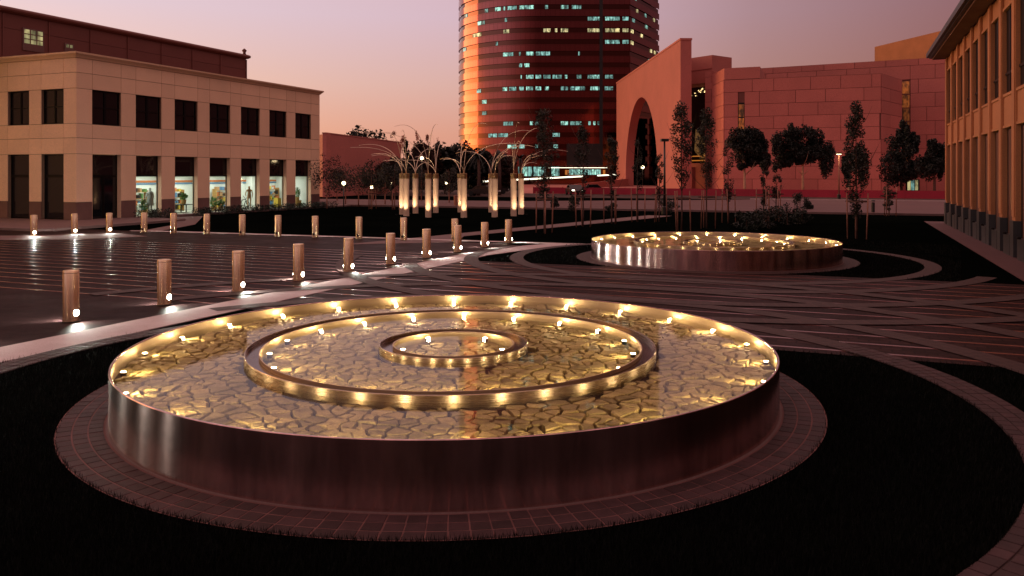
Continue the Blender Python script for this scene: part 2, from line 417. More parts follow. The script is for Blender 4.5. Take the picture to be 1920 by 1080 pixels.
ORD = ['first', 'second', 'third', 'fourth', 'fifth', 'sixth', 'seventh', 'eighth', 'ninth', 'tenth', 'eleventh', 'twelfth']

F1, F2 = Vector((-4.50, 9.03, 0)), Vector((-3.97, 26.27, 0))     # the two round pools
Y_LO, Y_HI = 12.76, 22.64                                        # paved crossing between them

# ================================================================== GROUND
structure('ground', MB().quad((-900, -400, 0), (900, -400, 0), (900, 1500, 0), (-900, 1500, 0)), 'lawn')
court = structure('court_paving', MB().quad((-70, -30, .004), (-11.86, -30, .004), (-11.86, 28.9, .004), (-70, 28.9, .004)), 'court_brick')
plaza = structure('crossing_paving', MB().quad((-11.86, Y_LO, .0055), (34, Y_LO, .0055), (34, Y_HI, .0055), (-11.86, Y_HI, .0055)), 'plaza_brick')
yk = 13.05
k = 0
while yk < 24.2:
    wdt = .04
    x1 = 34 if yk < Y_HI - .1 else -12.6
    s = part('inlay_strip', MB().box((-46, yk - wdt, .001), (x1, yk + wdt, .0105)), 'strip_stone', plaza)
    yk += .69; k += 1
band = structure('concrete_band', MB().prism([(-11.86, -6), (-10.9, -6), (-10.9, 24.4), (-10.3, 27.5), (-9.3, 29.95), (-10.4, 29.85), (-11.3, 28.0), (-11.86, 25.0)], .0, .012), 'pale_concrete')
structure('far_edge_strip', MB().prism([(-31.2, 28.72), (-29.8, 29.0), (-10.4, 29.45), (-10.2, 29.86), (-30.2, 29.35), (-31.6, 28.95)], .0, .0145), 'pale_concrete')
structure('lawn_path', MB().prism([(-17.7, 26.1), (-14.2, 28.75), (-15.33, 31.76), (-11.29, 49.1), (-10.6, 53), (-12.2, 53.1), (-16.19, 33.54), (-16.9, 29.4)], .0, .0125), 'concrete')
q = [onground(*p) for p in ((-60, 446), (0, 449), (140, 451), (285, 445), (210, 437.5), (60, 443), (0, 446), (-60, 440))]
structure('court_apron', MB().prism([(-37, 21.2), (-31.9, 22.6), (-29.2, 24.0), (-27.8, 26.4), (-30.6, 27.4), (-33.2, 24.6), (-39, 22.4)], .0, .0135), 'concrete')
structure('building_pavement', MB().prism([(-70, 26.8), (-35.2, 26.8), (-34.6, 27.3), (-35.4, 36.4), (-39.6, 37.2), (-39.6, 60), (-70, 60)], .0, .12), 'concrete')
structure('shop_path', MB().prism([(-39.5, 39.5), (-33.0, 33.0), (-31.0, 29.2), (-30.0, 29.3), (-32.4, 34.0), (-38.6, 41.2)], .0, .013), 'concrete')
structure('right_pavement', MB().prism([(4.0, 12), (5.2, 12), (5.2, 52), (4.0, 52)], .0, .02), 'asphalt')
structure('road', MB().prism([(-260, 60), (260, 60), (260, 93), (-10, 93), (-32, 78), (-260, 74)], .0, .006), 'asphalt')
kerb = structure('far_kerb', MB().box((-10, 93, 0), (260, 93.25, .14)), 'pale_concrete')
structure('near_kerb', MB().box((-40, 59.7, 0), (200, 59.9, .14)), 'concrete')
structure('far_verge', MB().prism([(-260, 93.3), (260, 93.3), (260, 135), (-260, 135)], .0, .008), 'brown_leaf')

# concentric soldier courses round both pools
def ring_arc(name, c, r0, r1, z, keep, mat='ring_brick', seg=180):
    mb = MB()
    for i in range(seg):
        a, b_ = 2 * math.pi * i / seg, 2 * math.pi * (i + 1) / seg
        mid = (a + b_) / 2
        if not keep(c.x + (r0 + r1) / 2 * math.cos(mid), c.y + (r0 + r1) / 2 * math.sin(mid)): continue
        P = lambda r, t: (c.x + r * math.cos(t), c.y + r * math.sin(t), z)
        mb.quad(P(r0, a), P(r1, a), P(r1, b_), P(r0, b_))
    return structure(name, mb, mat, tuple(c))
inx = lambda x, y: Y_LO < y < Y_HI and -16 < x < 30
ring_arc('ring_path', F1, 5.98, 6.42, .0150, lambda x, y: True)
ring_arc('ring_path', F2, 5.98, 6.42, .0165, lambda x, y: True)
ring_arc('ring_path', F1, 7.40, 7.85, .0180, lambda x, y: y > Y_LO - .4)
ring_arc('ring_path', F2, 7.40, 7.85, .0195, lambda x, y: y < Y_HI + 1.2 or (x < -9.6 and y < 28))
ring_arc('ring_path', F1, 9.30, 9.75, .0210, inx)
ring_arc('ring_path', F2, 9.30, 9.75, .0225, inx)
ring_arc('ring_path', F1, 11.2, 11.65, .0240, inx)
ring_arc('ring_path', F2, 11.2, 11.65, .0255, inx)

# single pavers: built one by one where they show large, joined where they do not
def paver_mesh(r0, r1, n_, zt):
    g = .006; h = math.pi / n_
    mb = MB(); pts = []
    for r, s in ((r0, -1), (r1, -1), (r1, 1), (r0, 1)): a = s * (h - g / r); pts.append((r * math.cos(a), r * math.sin(a)))
    k = 0; cx = sum(p[0] for p in pts) / 4; cy_ = sum(p[1] for p in pts) / 4
    top = [(cx + (x - cx) * .95, cy_ + (y - cy_) * .95) for x, y in pts]
    mb.v = [(x, y, 0) for x, y in pts] + [(x, y, zt - .003) for x, y in pts] + [(x, y, zt) for x, y in top]
    for a in (0, 4):
        for i in range(4): j = (i + 1) % 4; mb.f.append((a + i, a + j, a + 4 + j, a + 4 + i))
    mb.f.append((8, 9, 10, 11)); return mb
def lay_pavers(host, c, rows, n_, z0, zt, limit, visible):
    cand = []
    for (r0, r1) in rows:
        mb = paver_mesh(r0, r1, n_, zt)
        me = mb.mesh('paver', 'paver')
        for i in range(n_):
            a = 2 * math.pi * (i + .5 * random.random() * .08) / n_
            x, y = c.x + (r0 + r1) / 2 * math.cos(a), c.y + (r0 + r1) / 2 * math.sin(a)
            Yc = -x * ST + y * CT; Xc = x * CT + y * ST
            cand.append((math.hypot(x, y) + (0 if visible(Xc, Yc, x, y) else 1000), a, me, mb, visible(Xc, Yc, x, y)))
    cand.sort(key=lambda t: t[0])
    rest = MB()
    for i, (d_, a, me, mb, vis) in enumerate(cand):
        dzp = random.uniform(-.0015, .002)
        if i < limit and vis:
            o = link('paver', me, host, (0, 0, z0 + dzp)); o.rotation_euler = (0, 0, a)
        else:
            ca, sa = math.cos(a), math.sin(a); k = len(rest.v)
            rest.v += [(x * ca - y * sa, x * sa + y * ca, z + z0 + dzp) for x, y, z in mb.v]
            rest.f += [tuple(k + q for q in f) for f in mb.f]
    if rest.v:
        o = link('paver_course', rest.mesh('paver_course', 'paver'), host); o['kind'] = 'stuff'
infr = lambda X, Y: Y > 4.5 and abs(X / Y) < .66
apron = structure('pool_apron', MB().lathe([(4.30, .0195), (3.80, .0195)], 128), 'mortar', None); apron.location = F1
lay_pavers(apron, F1, [(3.865, 3.995), (4.01, 4.14), (4.155, 4.285)], 160, .010, .014, 300, lambda X, Y, x, y: infr(X, Y) and Y < 11)
apron2 = structure('pool_apron', MB().lathe([(3.80, .016), (4.30, .016)], 96), 'ring_brick', None); apron2.location = F2
near_ring = [o for o in bpy.data.objects if o.name == 'ring_path'][0]
def lay_path():
    n_ = 240; rows = [(5.99, 6.12), (6.135, 6.265), (6.28, 6.41)]
    cand = []
    for r0, r1 in rows:
        me = paver_mesh(r0, r1, n_, .010).mesh('paver', 'paver')
        for i in range(n_):
            a = 2 * math.pi * i / n_; x, y = F1.x + r0 * math.cos(a), F1.y + r0 * math.sin(a)
            Yc = -x * ST + y * CT; Xc = x * CT + y * ST
            if infr(Xc, Yc) and y < Y_LO + .6 and Yc < 13.5: cand.append((math.hypot(x, y), a, me))
    cand.sort(key=lambda t: t[0])
    for d_, a, me in cand[:300]:
        o = link('paver', me, near_ring, (0, 0, .0145 + random.uniform(-.001, .002))); o.rotation_euler = (0, 0, a)
lay_path()

# grass blades round the near pool (uncountable)
def blades(name, n_, area, keep, hmin, hmax, w, label):
    X0, X1, Y0, Y1 = area
    # denser near the camera
    u = np.random.rand(n_); Yc = 1 / (1 / Y0 + u * (1 / Y1 - 1 / Y0)); t = np.random.uniform(X0, X1, n_); Xc = t * Yc
    x = Xc * CT - Yc * ST; y = Xc * ST + Yc * CT
    k = keep(x, y); x, y = x[k], y[k]; n2 = len(x)
    a = np.random.rand(n2) * 2 * np.pi; h = np.random.uniform(hmin, hmax, n2); le = np.random.rand(n2) * .035; la = np.random.rand(n2) * 2 * np.pi
    v = np.zeros((n2, 3, 3)); dx, dy = np.cos(a) * w, np.sin(a) * w
    v[:, 0] = np.stack([x - dx, y - dy, np.zeros(n2)], 1); v[:, 1] = np.stack([x + dx, y + dy, np.zeros(n2)], 1)
    v[:, 2] = np.stack([x + le * np.cos(la), y + le * np.sin(la), h], 1)
    me = bpy.data.meshes.new(name); me.from_pydata(v.reshape(-1, 3).tolist(), [], np.arange(n2 * 3).reshape(-1, 3).tolist())
    me.materials.append(MATS['grass_blade']); o = link(name, me); o['kind'] = 'stuff'; tag(o, label, 'grass'); return o
def keep_near(x, y):
    r = np.hypot(x - F1.x, y - F1.y); r2 = np.hypot(x - F2.x, y - F2.y)
    g1 = (r > 4.27) & (r < 5.99)
    g2 = (r > 6.41) & (x > -10.9) & ((r < 7.4) | (r > 7.85))
    return (g1 | g2) & (y < Y_LO - .0)
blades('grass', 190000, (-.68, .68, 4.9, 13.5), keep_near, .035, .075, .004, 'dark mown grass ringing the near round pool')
def keep_far(x, y):
    r = np.hypot(x - F2.x, y - F2.y)
    return (r > 4.28) & ((r < 5.99) | (r > 6.41)) & ((r < 7.4) | (r > 7.85)) & (r < 11) & (y > Y_HI) & (x > -10.2 + (y > 27.5) * .4) & (y < 29.9 + (x > -9) * 30)
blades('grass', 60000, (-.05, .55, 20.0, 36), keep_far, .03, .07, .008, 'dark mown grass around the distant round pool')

# ================================================================== ROUND POOLS
def voronoi_stones(rects, spacing):
    """irregular cells filling annuli (r0, r1)"""
    cells = []
    for r0, r1 in rects:
        pts = []
        g = spacing; nn = int(r1 / g) + 3
        for i in range(-nn, nn + 1):
            for j in range(-nn, nn + 1):
                x = (i + (j % 2) * .5 + random.uniform(-.48, .48)) * g * 1.12; y = (j * .82 + random.uniform(-.46, .46)) * g
                r = math.hypot(x, y)
                if r0 - g < r < r1 + g and random.random() > .16: pts.append((x, y))
        P = np.array(pts)
        for (x, y) in pts:
            r = math.hypot(x, y)
            if not (r0 + .05 < r < r1 - .04): continue
            d2 = (P[:, 0] - x) ** 2 + (P[:, 1] - y) ** 2
            idx = np.argsort(d2)[1:16]
            poly = [(x - .5, y - .5), (x + .5, y - .5), (x + .5, y + .5), (x - .5, y + .5)]
            for q in idx:
                nx, ny = P[q, 0] - x, P[q, 1] - y; L = math.hypot(nx, ny); nx /= L; ny /= L; lim = L / 2 - random.uniform(.005, .022)
                out = []
                for s in range(len(poly)):
                    a, b_ = poly[s], poly[(s + 1) % len(poly)]
                    da = (a[0] - x) * nx + (a[1] - y) * ny - lim; db = (b_[0] - x) * nx + (b_[1] - y) * ny - lim
                    if da <= 0: out.append(a)
                    if da * db < 0:
                        t = da / (da - db); out.append((a[0] + (b_[0] - a[0]) * t, a[1] + (b_[1] - a[1]) * t))
                poly = out
                if len(poly) < 3: break
            if len(poly) < 3: continue
            # keep inside the ring
            pp = []
            for a in poly:
                ra = math.hypot(*a); rc = min(max(ra, r0 + .015 if r0 > 0 else 0), r1 - .015); pp.append((a[0] * rc / max(ra, 1e-6), a[1] * rc / max(ra, 1e-6)))
            cells.append(((x, y), pp))
    return cells
def stone_mb(cell):
    (x, y), poly = cell
    ring = []
    n_ = len(poly)
    for i in range(n_):
        a, b_ = poly[i], poly[(i + 1) % n_]
        L = math.hypot(b_[0] - a[0], b_[1] - a[1])
        ring.append((a[0] + random.uniform(-.006, .006), a[1] + random.uniform(-.006, .006)))
        if L > .07:
            t = random.uniform(.35, .65); j = random.uniform(-.016, .008)
            nx, ny = (b_[1] - a[1]) / L, -(b_[0] - a[0]) / L
            ring.append((a[0] + (b_[0] - a[0]) * t + nx * j, a[1] + (b_[1] - a[1]) * t + ny * j))
    n_ = len(ring); mb = MB(); h = random.uniform(.042, .054); tx, ty = random.uniform(-.06, .06), random.uniform(-.06, .06)
    def z(px, py, dz): return dz + (px - x) * tx + (py - y) * ty
    s = .94
    top = [(x + (a - x) * s, y + (b_ - y) * s) for a, b_ in ring]
    mb.v = [(a, b_, -.01) for a, b_ in ring] + [(a, b_, z(a, b_, h - .006)) for a, b_ in ring] + [(a, b_, z(a, b_, h + random.uniform(-.004, .004))) for a, b_ in top] + [(x, y, h + random.uniform(-.002, .008))]
    for k in (0, n_):
        for i in range(n_): j = (i + 1) % n_; mb.f.append((k + i, k + j, k + n_ + j, k + n_ + i))
    for i in range(n_): mb.f.append((2 * n_ + i, 2 * n_ + (i + 1) % n_, 3 * n_))
    return mb
ZW, ZF, ZRIM = .480, .395, .58
BACK = math.atan2(CT, -ST)     # direction away from the camera
def pool(c, label, near):
    root = thing('round_pool', c, label, 'fountain', 'round steel reflecting pools')
    def P(name, prof, mat, seg=160, sm='auto'):
        return link(name, MB().lathe(prof, seg).mesh(name, mat, sm, fix=False), root)
    P('outer_wall', [(3.82, 0), (3.82, ZRIM - .004), (3.816, ZRIM), (3.800, ZRIM), (3.796, ZRIM - .004), (3.796, ZRIM - .012)], 'brushed_steel')
    P('inner_liner', [(3.795, ZRIM - .012), (3.795, ZF)], 'liner_steel')
    P('base_trim', [(3.845, 0), (3.845, .022), (3.822, .026)], 'concrete')
    P('basin_floor', [(3.797, ZF), (.001, ZF)], 'basin_floor')
    rw = P('ring_wall', [(2.46, ZF), (2.46, .552), (2.457, .556), (2.448, .556), (2.445, .552), (2.445, .50)], 'rim_steel')
    P('overflow_channel', [(2.446, .505), (2.295, .505)], 'channel_bronze')
    P('inner_lip', [(2.296, .50), (2.296, .548), (2.284, .548), (2.280, .544), (2.280, ZF)], 'liner_steel')
    P('ring_wall', [(.91, ZF), (.91, .547), (.907, .551), (.898, .551), (.895, .547), (.895, .49)], 'rim_steel')
    P('overflow_channel', [(.895, .495), (.746, .495)], 'channel_bronze')
    P('inner_lip', [(.746, .49), (.746, .541), (.734, .541), (.73, .537), (.73, ZF)], 'liner_steel')
    P('water', [(3.795, ZW), (2.461, ZW)], 'water', 96); P('water', [(2.279, ZW + .02), (.911, ZW + .02)], 'water', 96); P('water', [(.729, ZW + .03), (.001, ZW + .03)], 'water', 64)
    # lamps standing against the walls
    hm = MB().lathe([(.001, -.06), (.03, -.06), (.034, -.02), (.026, -.008)], 12).mesh('lamp_housing', 'dark_frame', 'auto')
    rm_ = MB().lathe([(.026, -.006), (.012, -.002), (.001, 0)], 12).mesh('reflector', 'pool_lens', True)
    def ringlamps(n_, r, z, ph, e, e2):
        for i in range(n_):
            a = BACK + 2 * math.pi * (i + ph) / n_
            lp = link('lamp', hm, root, (r * math.cos(a), r * math.sin(a), z))
            link('reflector', rm_, lp)
            Ls = light('SPOT', 'lamp_light', lp, (-.02 * math.cos(a), -.02 * math.sin(a), .034), e, (1, .71, .38), shadow_soft_size=.02, spot_size=R(120), spot_blend=1.0)
            aim(Ls, (-math.cos(a), -math.sin(a), -.10))
            light('POINT', 'lamp_glow', lp, (-.02 * math.cos(a), -.02 * math.sin(a), .034), e2, (1, .71, .38), shadow_soft_size=.02)
    k = .88 if near else .12
    ringlamps(24, 3.70, ZW + .0, .27, 28.0 * k, 5.0 * k); ringlamps(18, 2.19, ZW + .02, .0, 20.0 * k, 3.5 * k); ringlamps(5, .63, ZW + .03, .5, 8.0 * k, 1.5 * k)
    st = voronoi_stones([(2.462, 3.79), (.912, 2.278), (0, .728)], .152 if near else .3)
    cand = []
    for ce in st:
        x, y = c.x + ce[0][0], c.y + ce[0][1]
        xs = [p[0] for p in ce[1]]; ys = [p[1] for p in ce[1]]
        ar = (max(xs) - min(xs)) * (max(ys) - min(ys)); Yc = -x * ST + y * CT
        cand.append((-ar / Yc ** 3, ce))
    cand.sort(key=lambda t: t[0])
    rest = MB()
    for i, (s, ce) in enumerate(cand):
        mb = stone_mb(ce)
        if near and i < 300:
            link('stone', mb.mesh('stone', 'flagstone', False, (ce[0][0], ce[0][1], 0)), root, (ce[0][0], ce[0][1], ZF))
        else:
            kk = len(rest.v); rest.v += [(x, y, z + ZF) for x, y, z in mb.v]; rest.f += [tuple(kk + q for q in f) for f in mb.f]
    o = link('stone_bed', rest.mesh('stone_bed', 'flagstone'), root); o['kind'] = 'stuff'
    return root
pool(F1, 'large round steel pool in the foreground with three lamp-lit rings over flagstones', True)
pool(F2, 'smaller-looking round steel pool further back beyond the paved crossing', False)

# ================================================================== BOLLARDS
def make_bollard():
    root = thing('bollard', (0, 0, 0), 'x', 'bollard')
    r = .135
    link('post', MB().lathe([(r, .0), (r, .905), (r - .006, .915), (.001, .915)], 32).mesh('post', 'bollard_steel', 'auto'), root)
    link('base_ring', MB().lathe([(r + .02, 0), (r + .02, .014), (r + .001, .018)], 32).mesh('base_ring', 'dark_frame', 'auto'), root)
    link('cap_joint', MB().lathe([(r + .0015, .868), (r + .0015, .874)], 32).mesh('cap_joint', 'dark_frame'), root)
    return root, r
bproto, BR = make_bollard()
disc = MB()
pts = [(0, .055 * math.cos(t * math.pi / 10), .06 * math.sin(t * math.pi / 10)) for t in range(20)]
disc.v = [(0, y, z) for _, y, z in pts] + [(.004, y * .9, z * .9) for _, y, z in pts] + [(.006, 0, 0)]
for i in range(20):
    j = (i + 1) % 20; disc.f += [(i, j, 20 + j, 20 + i), (20 + i, 20 + j, 40)]
lensmesh = disc.mesh('lens', 'bollard_lens', True); darklens = disc.mesh('lens', 'dark_glass', True)
def bollard(first, x, y, label, group, rz, lit, energy=110.0):
    o = copy_tree(bproto)
    o.location = (x, y, .006); tag(o, label, 'bollard', group); o.rotation_euler.z = rz
    for s, on in lit:
        ln_ = link('lens', lensmesh if on else darklens, o, (s * (BR - .004), 0, .165)); ln_.rotation_euler.z = 0 if s > 0 else math.pi
        if on:
            L = light('SPOT', 'bollard_light', o, (s * (BR + .012), 0, .17), energy, (.92, 1.0, .86), shadow_soft_size=.010, spot_size=R(120), spot_blend=.8)
            aim(L, (s, 0, -.38))
    return o
NB = 11
for i in range(-3, NB):
    y = 8.38 + 2.07 * i; x = -12.88 + .075 * i
    lab = 'steel bollard with lit base lamp, %s from the left in the near row' % ORD[i - 1] if i > 0 else 'steel bollard continuing the near row beyond the left edge, %s outside the frame' % ORD[-i]
    if i == NB - 1:
        lab = 'steel bollard ending the near row at the court corner'
    bollard(i == 1, x, y, lab, 'lit bollards beside the near pool', 0 if i < NB - 1 else R(-150), ((1, True), (-1, True)))
for i, (x, y) in enumerate([(-32.5, 24.7), (-31.95, 26.25), (-31.15, 27.4)]):
    bollard(False, x, y, 'lit steel bollard before the cream building, %s from the left edge' % ORD[i], 'lit bollards before the cream building', R(-25), ((1, True), (-1, True)))
for i, x in enumerate([-29.83, -28.15, -26.3, -24.4, -22.55, -20.7, -18.6, -16.55, -14.3]):
    bollard(False, x, 28.15 + (x + 29.8) * .042, 'unlit-faced steel bollard, %s from the left in the far row by the lawn' % ORD[i], 'bollards along the far lawn edge', R(95), ((1, True), (-1, False)), 10.0)

for ch in list(bproto.children): bpy.data.objects.remove(ch)
bpy.data.objects.remove(bproto)

# ================================================================== LIGHT POLES WITH WANDS
def make_pole():
    root = thing('wand_pole', (0, 0, 0), 'x', 'light pole')
    link('body', MB().lathe([(.195, 0), (.195, 2.42), (.18, 2.425)], 28).mesh('body', 'pole_fabric', 'auto'), root)
    link('cap', MB().lathe([(.195, 2.425), (.2, 2.43), (.2, 2.76), (.19, 2.77), (.001, 2.74)], 28).mesh('cap', 'brass_cap', 'auto'), root)
    return root
pproto = make_pole()
polepos = [(761.7, 405), (754, 402), (779, 400), (803, 407.6), (817, 399), (869.6, 408), (863, 398), (927.5, 407), (921, 398), (963, 405), (977, 402)]
pc = sum((onground(*p) for p in polepos), Vector((0, 0, 0))) / len(polepos)
names = ['front left pole', 'pole half hidden behind the leftmost pole', 'third pole from the left, set back', 'fourth pole from the left, in front', 'fifth pole from the left, at the back',
         'front pole in the middle of the ring', 'pole half hidden behind the middle pole', 'front right pole left of the close pair', 'pole half hidden behind the front right pole', 'left pole of the close pair at right', 'rightmost pole of the ring']
for i, (px, py) in enumerate(polepos):
    o = copy_tree(pproto)
    g = onground(px, py); o.location = g
    tag(o, 'tall pale glowing cylinder with arching wands: ' + names[i], 'light pole', 'ring of glowing poles on the lawn')
    rs = random.Random(50 + i)
    outd = (g - pc).normalized(); oa = math.atan2(outd.y, outd.x)
    for w in range(rs.choice([3, 4, 4, 5])):
        a = oa + rs.uniform(-1.5, 1.5); reach = rs.uniform(.8, 4.2); top = rs.uniform(.9, 3.6); droop = rs.uniform(.55, 1.0)
        pts = []
        for s in range(13):
            t = s / 12
            pts.append((reach * t ** 1.6 * math.cos(a), reach * t ** 1.6 * math.sin(a), 2.72 + top * (2.1 * t - (1.0 + droop * .35) * t * t)))
        link('wand', MB().tube(pts, [.019 - .008 * s / 12 for s in range(13)], 5).mesh('wand', 'wand_steel', True), o)
    tocam = (-g).normalized()
    d2 = (tocam * .8 + outd * .35); d2.z = 0; d2.normalize()
    up = link('uplight', MB().lathe([(.06, 0), (.06, .05), (.045, .05), (.04, .02), (.001, .02)], 14).mesh('uplight', 'dark_frame', 'auto'), o, (d2.x * .85, d2.y * .85, 0))
    L = light('SPOT', 'pole_light', up, (0, 0, .07), 190, (1, .70, .44), shadow_soft_size=.04, spot_size=R(75), spot_blend=.7)
    aim(L, (-d2.x * .62, -d2.y * .62, 1.2))
for ch in list(pproto.children): bpy.data.objects.remove(ch)
bpy.data.objects.remove(pproto)
# ================================================================== CREAM SHOP BUILDING (left)
XF, YC0, YC1, ZT = -40.0, 32.97, 55.75, 9.25
shop = thing('shop_building', (XF, YC0, 0), 'cream panelled two-storey shop building with lit ground-floor windows', 'building')
PW = 3.093
openings = [(34.02 + PW * i, 36.02 + PW * i) for i in range(7)]
rows = [(.12, 1.12), (1.12, 3.85), (3.85, 4.75), (4.75, 5.56), (5.56, 7.54), (7.54, 8.43), (8.43, 9.25)]
core = MB()
G_ = .012
def panels_east(u0, u1, z0, z1, mat):
    part('panel', MB().box((XF - .06, u0 + G_, z0 + G_), (XF, u1 - G_, z1 - G_)), mat, shop)
cuts = [YC0] + [e for o_ in openings for e in o_] + [YC1]
for z0, z1 in rows:
    full = z0 in (3.85, 4.75, 7.54, 8.43)
    mat = 'dado_granite' if z1 == 1.12 else 'cream_panel'
    for i in range(len(cuts) - 1):
        if not full and i % 2 == 1: continue
        panels_east(cuts[i] + (.0 if i else .0), cuts[i + 1], z0, z1, mat)
part('wall_core', MB().box((XF - .45, YC0 + .06, 3.86), (XF - .05, YC1, 5.55)), 'cream_joint', shop)
part('wall_core', MB().box((XF - .45, YC0 + .06, 7.55), (XF - .05, YC1, 9.2)), 'cream_joint', shop)
for i in range(0, len(cuts) - 1, 2):
    part('pier', MB().box((XF - .45, cuts[i] + (.06 if i == 0 else .001), 0), (XF - .05, cuts[i + 1] - .001, 3.87)), 'cream_joint', shop)
    part('pier', MB().box((XF - .45, cuts[i] + (.06 if i == 0 else .001), 5.54), (XF - .05, cuts[i + 1] - .001, 7.56)), 'cream_joint', shop)
    if i: part('pier_return', MB().box((XF - .40, cuts[i] - .012, 0.12), (XF - .002, cuts[i] + .0005, 3.85)), 'cream_panel', shop)
    if i < len(cuts) - 2: part('pier_return', MB().box((XF - .40, cuts[i + 1] - .0005, 0.12), (XF - .002, cuts[i + 1] + .012, 3.85)), 'cream_panel', shop)
# south face
XW = -58.0
sop = [(-42.80 - 2.79 * i, -41.0 - 2.79 * i) for i in range(6)]
scuts = [XF] + [e for a, b_ in sop for e in (b_, a)] + [XW]
for z0, z1 in rows:
    full = z0 in (3.85, 4.75, 7.54, 8.43); mat = 'dado_granite' if z1 == 1.12 else 'cream_panel'
    for i in range(len(scuts) - 1):
        if not full and i % 2 == 1: continue
        part('panel', MB().box((scuts[i + 1] + G_, YC0, z0 + G_), (scuts[i] - (.061 if i == 0 else G_), YC0 + .06, z1 - G_)), mat, shop)
part('wall_core', MB().box((XW, YC0 + .05, 3.86), (XF - .46, YC0 + .45, 5.55)), 'cream_joint', shop)
part('wall_core', MB().box((XW, YC0 + .05, 7.55), (XF - .46, YC0 + .45, 9.2)), 'cream_joint', shop)
for i in range(0, len(scuts) - 1, 2):
    for za, zb in ((0, 3.87), (5.54, 7.56)):
        part('pier', MB().box((scuts[i + 1] + .001, YC0 + .05, za), (scuts[i] - (.46 if i == 0 else .001), YC0 + .45, zb)), 'cream_joint', shop)
# cornice and roof
cor = MB()
prof = [(0, 9.25), (.06, 9.27), (.10, 9.34), (.24, 9.47), (.26, 9.56), (.0, 9.58)]
k0 = None
for d_, z in prof: pass
def cornice(prof, mat, parent, xf, y0, y1, xw):
    mb = MB(); n_ = len(prof)
    for d_, z in prof: mb.v.append((xw, y0 - d_, z))
    for d_, z in prof: mb.v.append((xf + d_, y0 - d_, z))
    for d_, z in prof: mb.v.append((xf + d_, y1 + d_, z))
    for d_, z in prof: mb.v.append((xw, y1 + d_, z))
    for a in range(3):
        for i in range(n_ - 1): mb.f.append((a * n_ + i, (a + 1) * n_ + i, (a + 1) * n_ + i + 1, a * n_ + i + 1))
    return part('cornice', mb, mat, parent)
cornice(prof, 'cream_panel', shop, XF, YC0, YC1, XW)
part('roof', MB().box((XW, YC0 + .02, 9.1), (XF - .02, YC1 - .02, 9.35)), 'cream_joint', shop)
part('back_wall', MB().box((XW, YC1 - .3, 0), (XF - .06, YC1 - .005, 9.2)), 'cream_panel', shop)
# windows
def window_x(parent, y0, y1, z0, z1, cols, rws, panemat, bar=.07, depth=.22, thick=None):
    x = XF - depth
    fr = MB().box((x - .06, y0, z0), (x, y0 + bar, z1)); fr.box((x - .06, y1 - bar, z0), (x, y1, z1))
    fr.box((x - .06, y0 + bar, z0), (x, y1 - bar, z0 + bar)); fr.box((x - .06, y0 + bar, z1 - bar), (x, y1 - bar, z1))
    f = part('window', fr, 'dark_frame', parent)
    W = (y1 - y0 - 2 * bar); Hh = (z1 - z0 - 2 * bar)
    for i in range(1, cols): part('mullion', MB().box((x - .05, y0 + bar + W * i / cols - .07, z0 + bar), (x + .015, y0 + bar + W * i / cols + .07, z1 - bar)), 'dark_frame', f)
    for j in range(1, rws): part('transom', MB().box((x - .045, y0 + bar, z0 + bar + Hh * j / rws - .03), (x + .01, y1 - bar, z0 + bar + Hh * j / rws + .03)), 'dark_frame', f)
    for i in range(cols):
        for j in range(rws):
            a = y0 + bar + W * i / cols; b_ = a + W / cols; c_ = z0 + bar + Hh * j / rws; d_ = c_ + Hh / rws
            part('pane', MB().quad((x - .03, a, c_), (x - .03, b_, c_), (x - .03, b_, d_), (x - .03, a, d_)), panemat, f)
    return f
def window_y(parent, x0, x1, yf, z0, z1, cols, rws, panemat, bar=.07, depth=.22):
    y = yf + depth
    fr = MB().box((x0, y, z0), (x0 + bar, y + .06, z1)); fr.box((x1 - bar, y, z0), (x1, y + .06, z1))
    fr.box((x0 + bar, y, z0), (x1 - bar, y + .06, z0 + bar)); fr.box((x0 + bar, y, z1 - bar), (x1 - bar, y + .06, z1))
    f = part('window', fr, 'dark_frame', parent); W = (x1 - x0 - 2 * bar); Hh = (z1 - z0 - 2 * bar)
    for i in range(1, cols): part('mullion', MB().box((x0 + bar + W * i / cols - .05, y - .015, z0 + bar), (x0 + bar + W * i / cols + .05, y + .05, z1 - bar)), 'dark_frame', f)
    for j in range(1, rws): part('transom', MB().box((x0 + bar, y - .01, z0 + bar + Hh * j / rws - .03), (x1 - bar, y + .045, z0 + bar + Hh * j / rws + .03)), 'dark_frame', f)
    for i in range(cols):
        for j in range(rws):
            a = x0 + bar + W * i / cols; b_ = a + W / cols; c_ = z0 + bar + Hh * j / rws; d_ = c_ + Hh / rws
            part('pane', MB().quad((a, y + .03, c_), (b_, y + .03, c_), (b_, y + .03, d_), (a, y + .03, d_)), panemat, f)
    return f
for i, (a, b_) in enumerate(openings):
    window_x(shop, a, b_, 5.56, 7.54, 2, 2, 'dark_glass', .09, .16)
    f = window_x(shop, a, b_, 2.60, 3.85, 1, 1, 'dark_glass', .06, .30)
    if i == 0: window_x(shop, a, b_, .12, 2.60, 2, 1, 'dark_glass', .07, .30)
    else: window_x(shop, a, b_, .20, 2.60, 1, 1, 'clear_pane', .035, .30)
for i, (a, b_) in enumerate(sop):
    window_y(shop, a, b_, YC0, 5.56, 7.54, 2, 2, 'dark_glass', .07, .18)
    window_y(shop, a, b_, YC0, .12, 2.6, 1, 1, 'dark_glass', .08, .22); window_y(shop, a, b_, YC0, 2.6, 3.85, 1, 1, 'dark_glass', .08, .22)
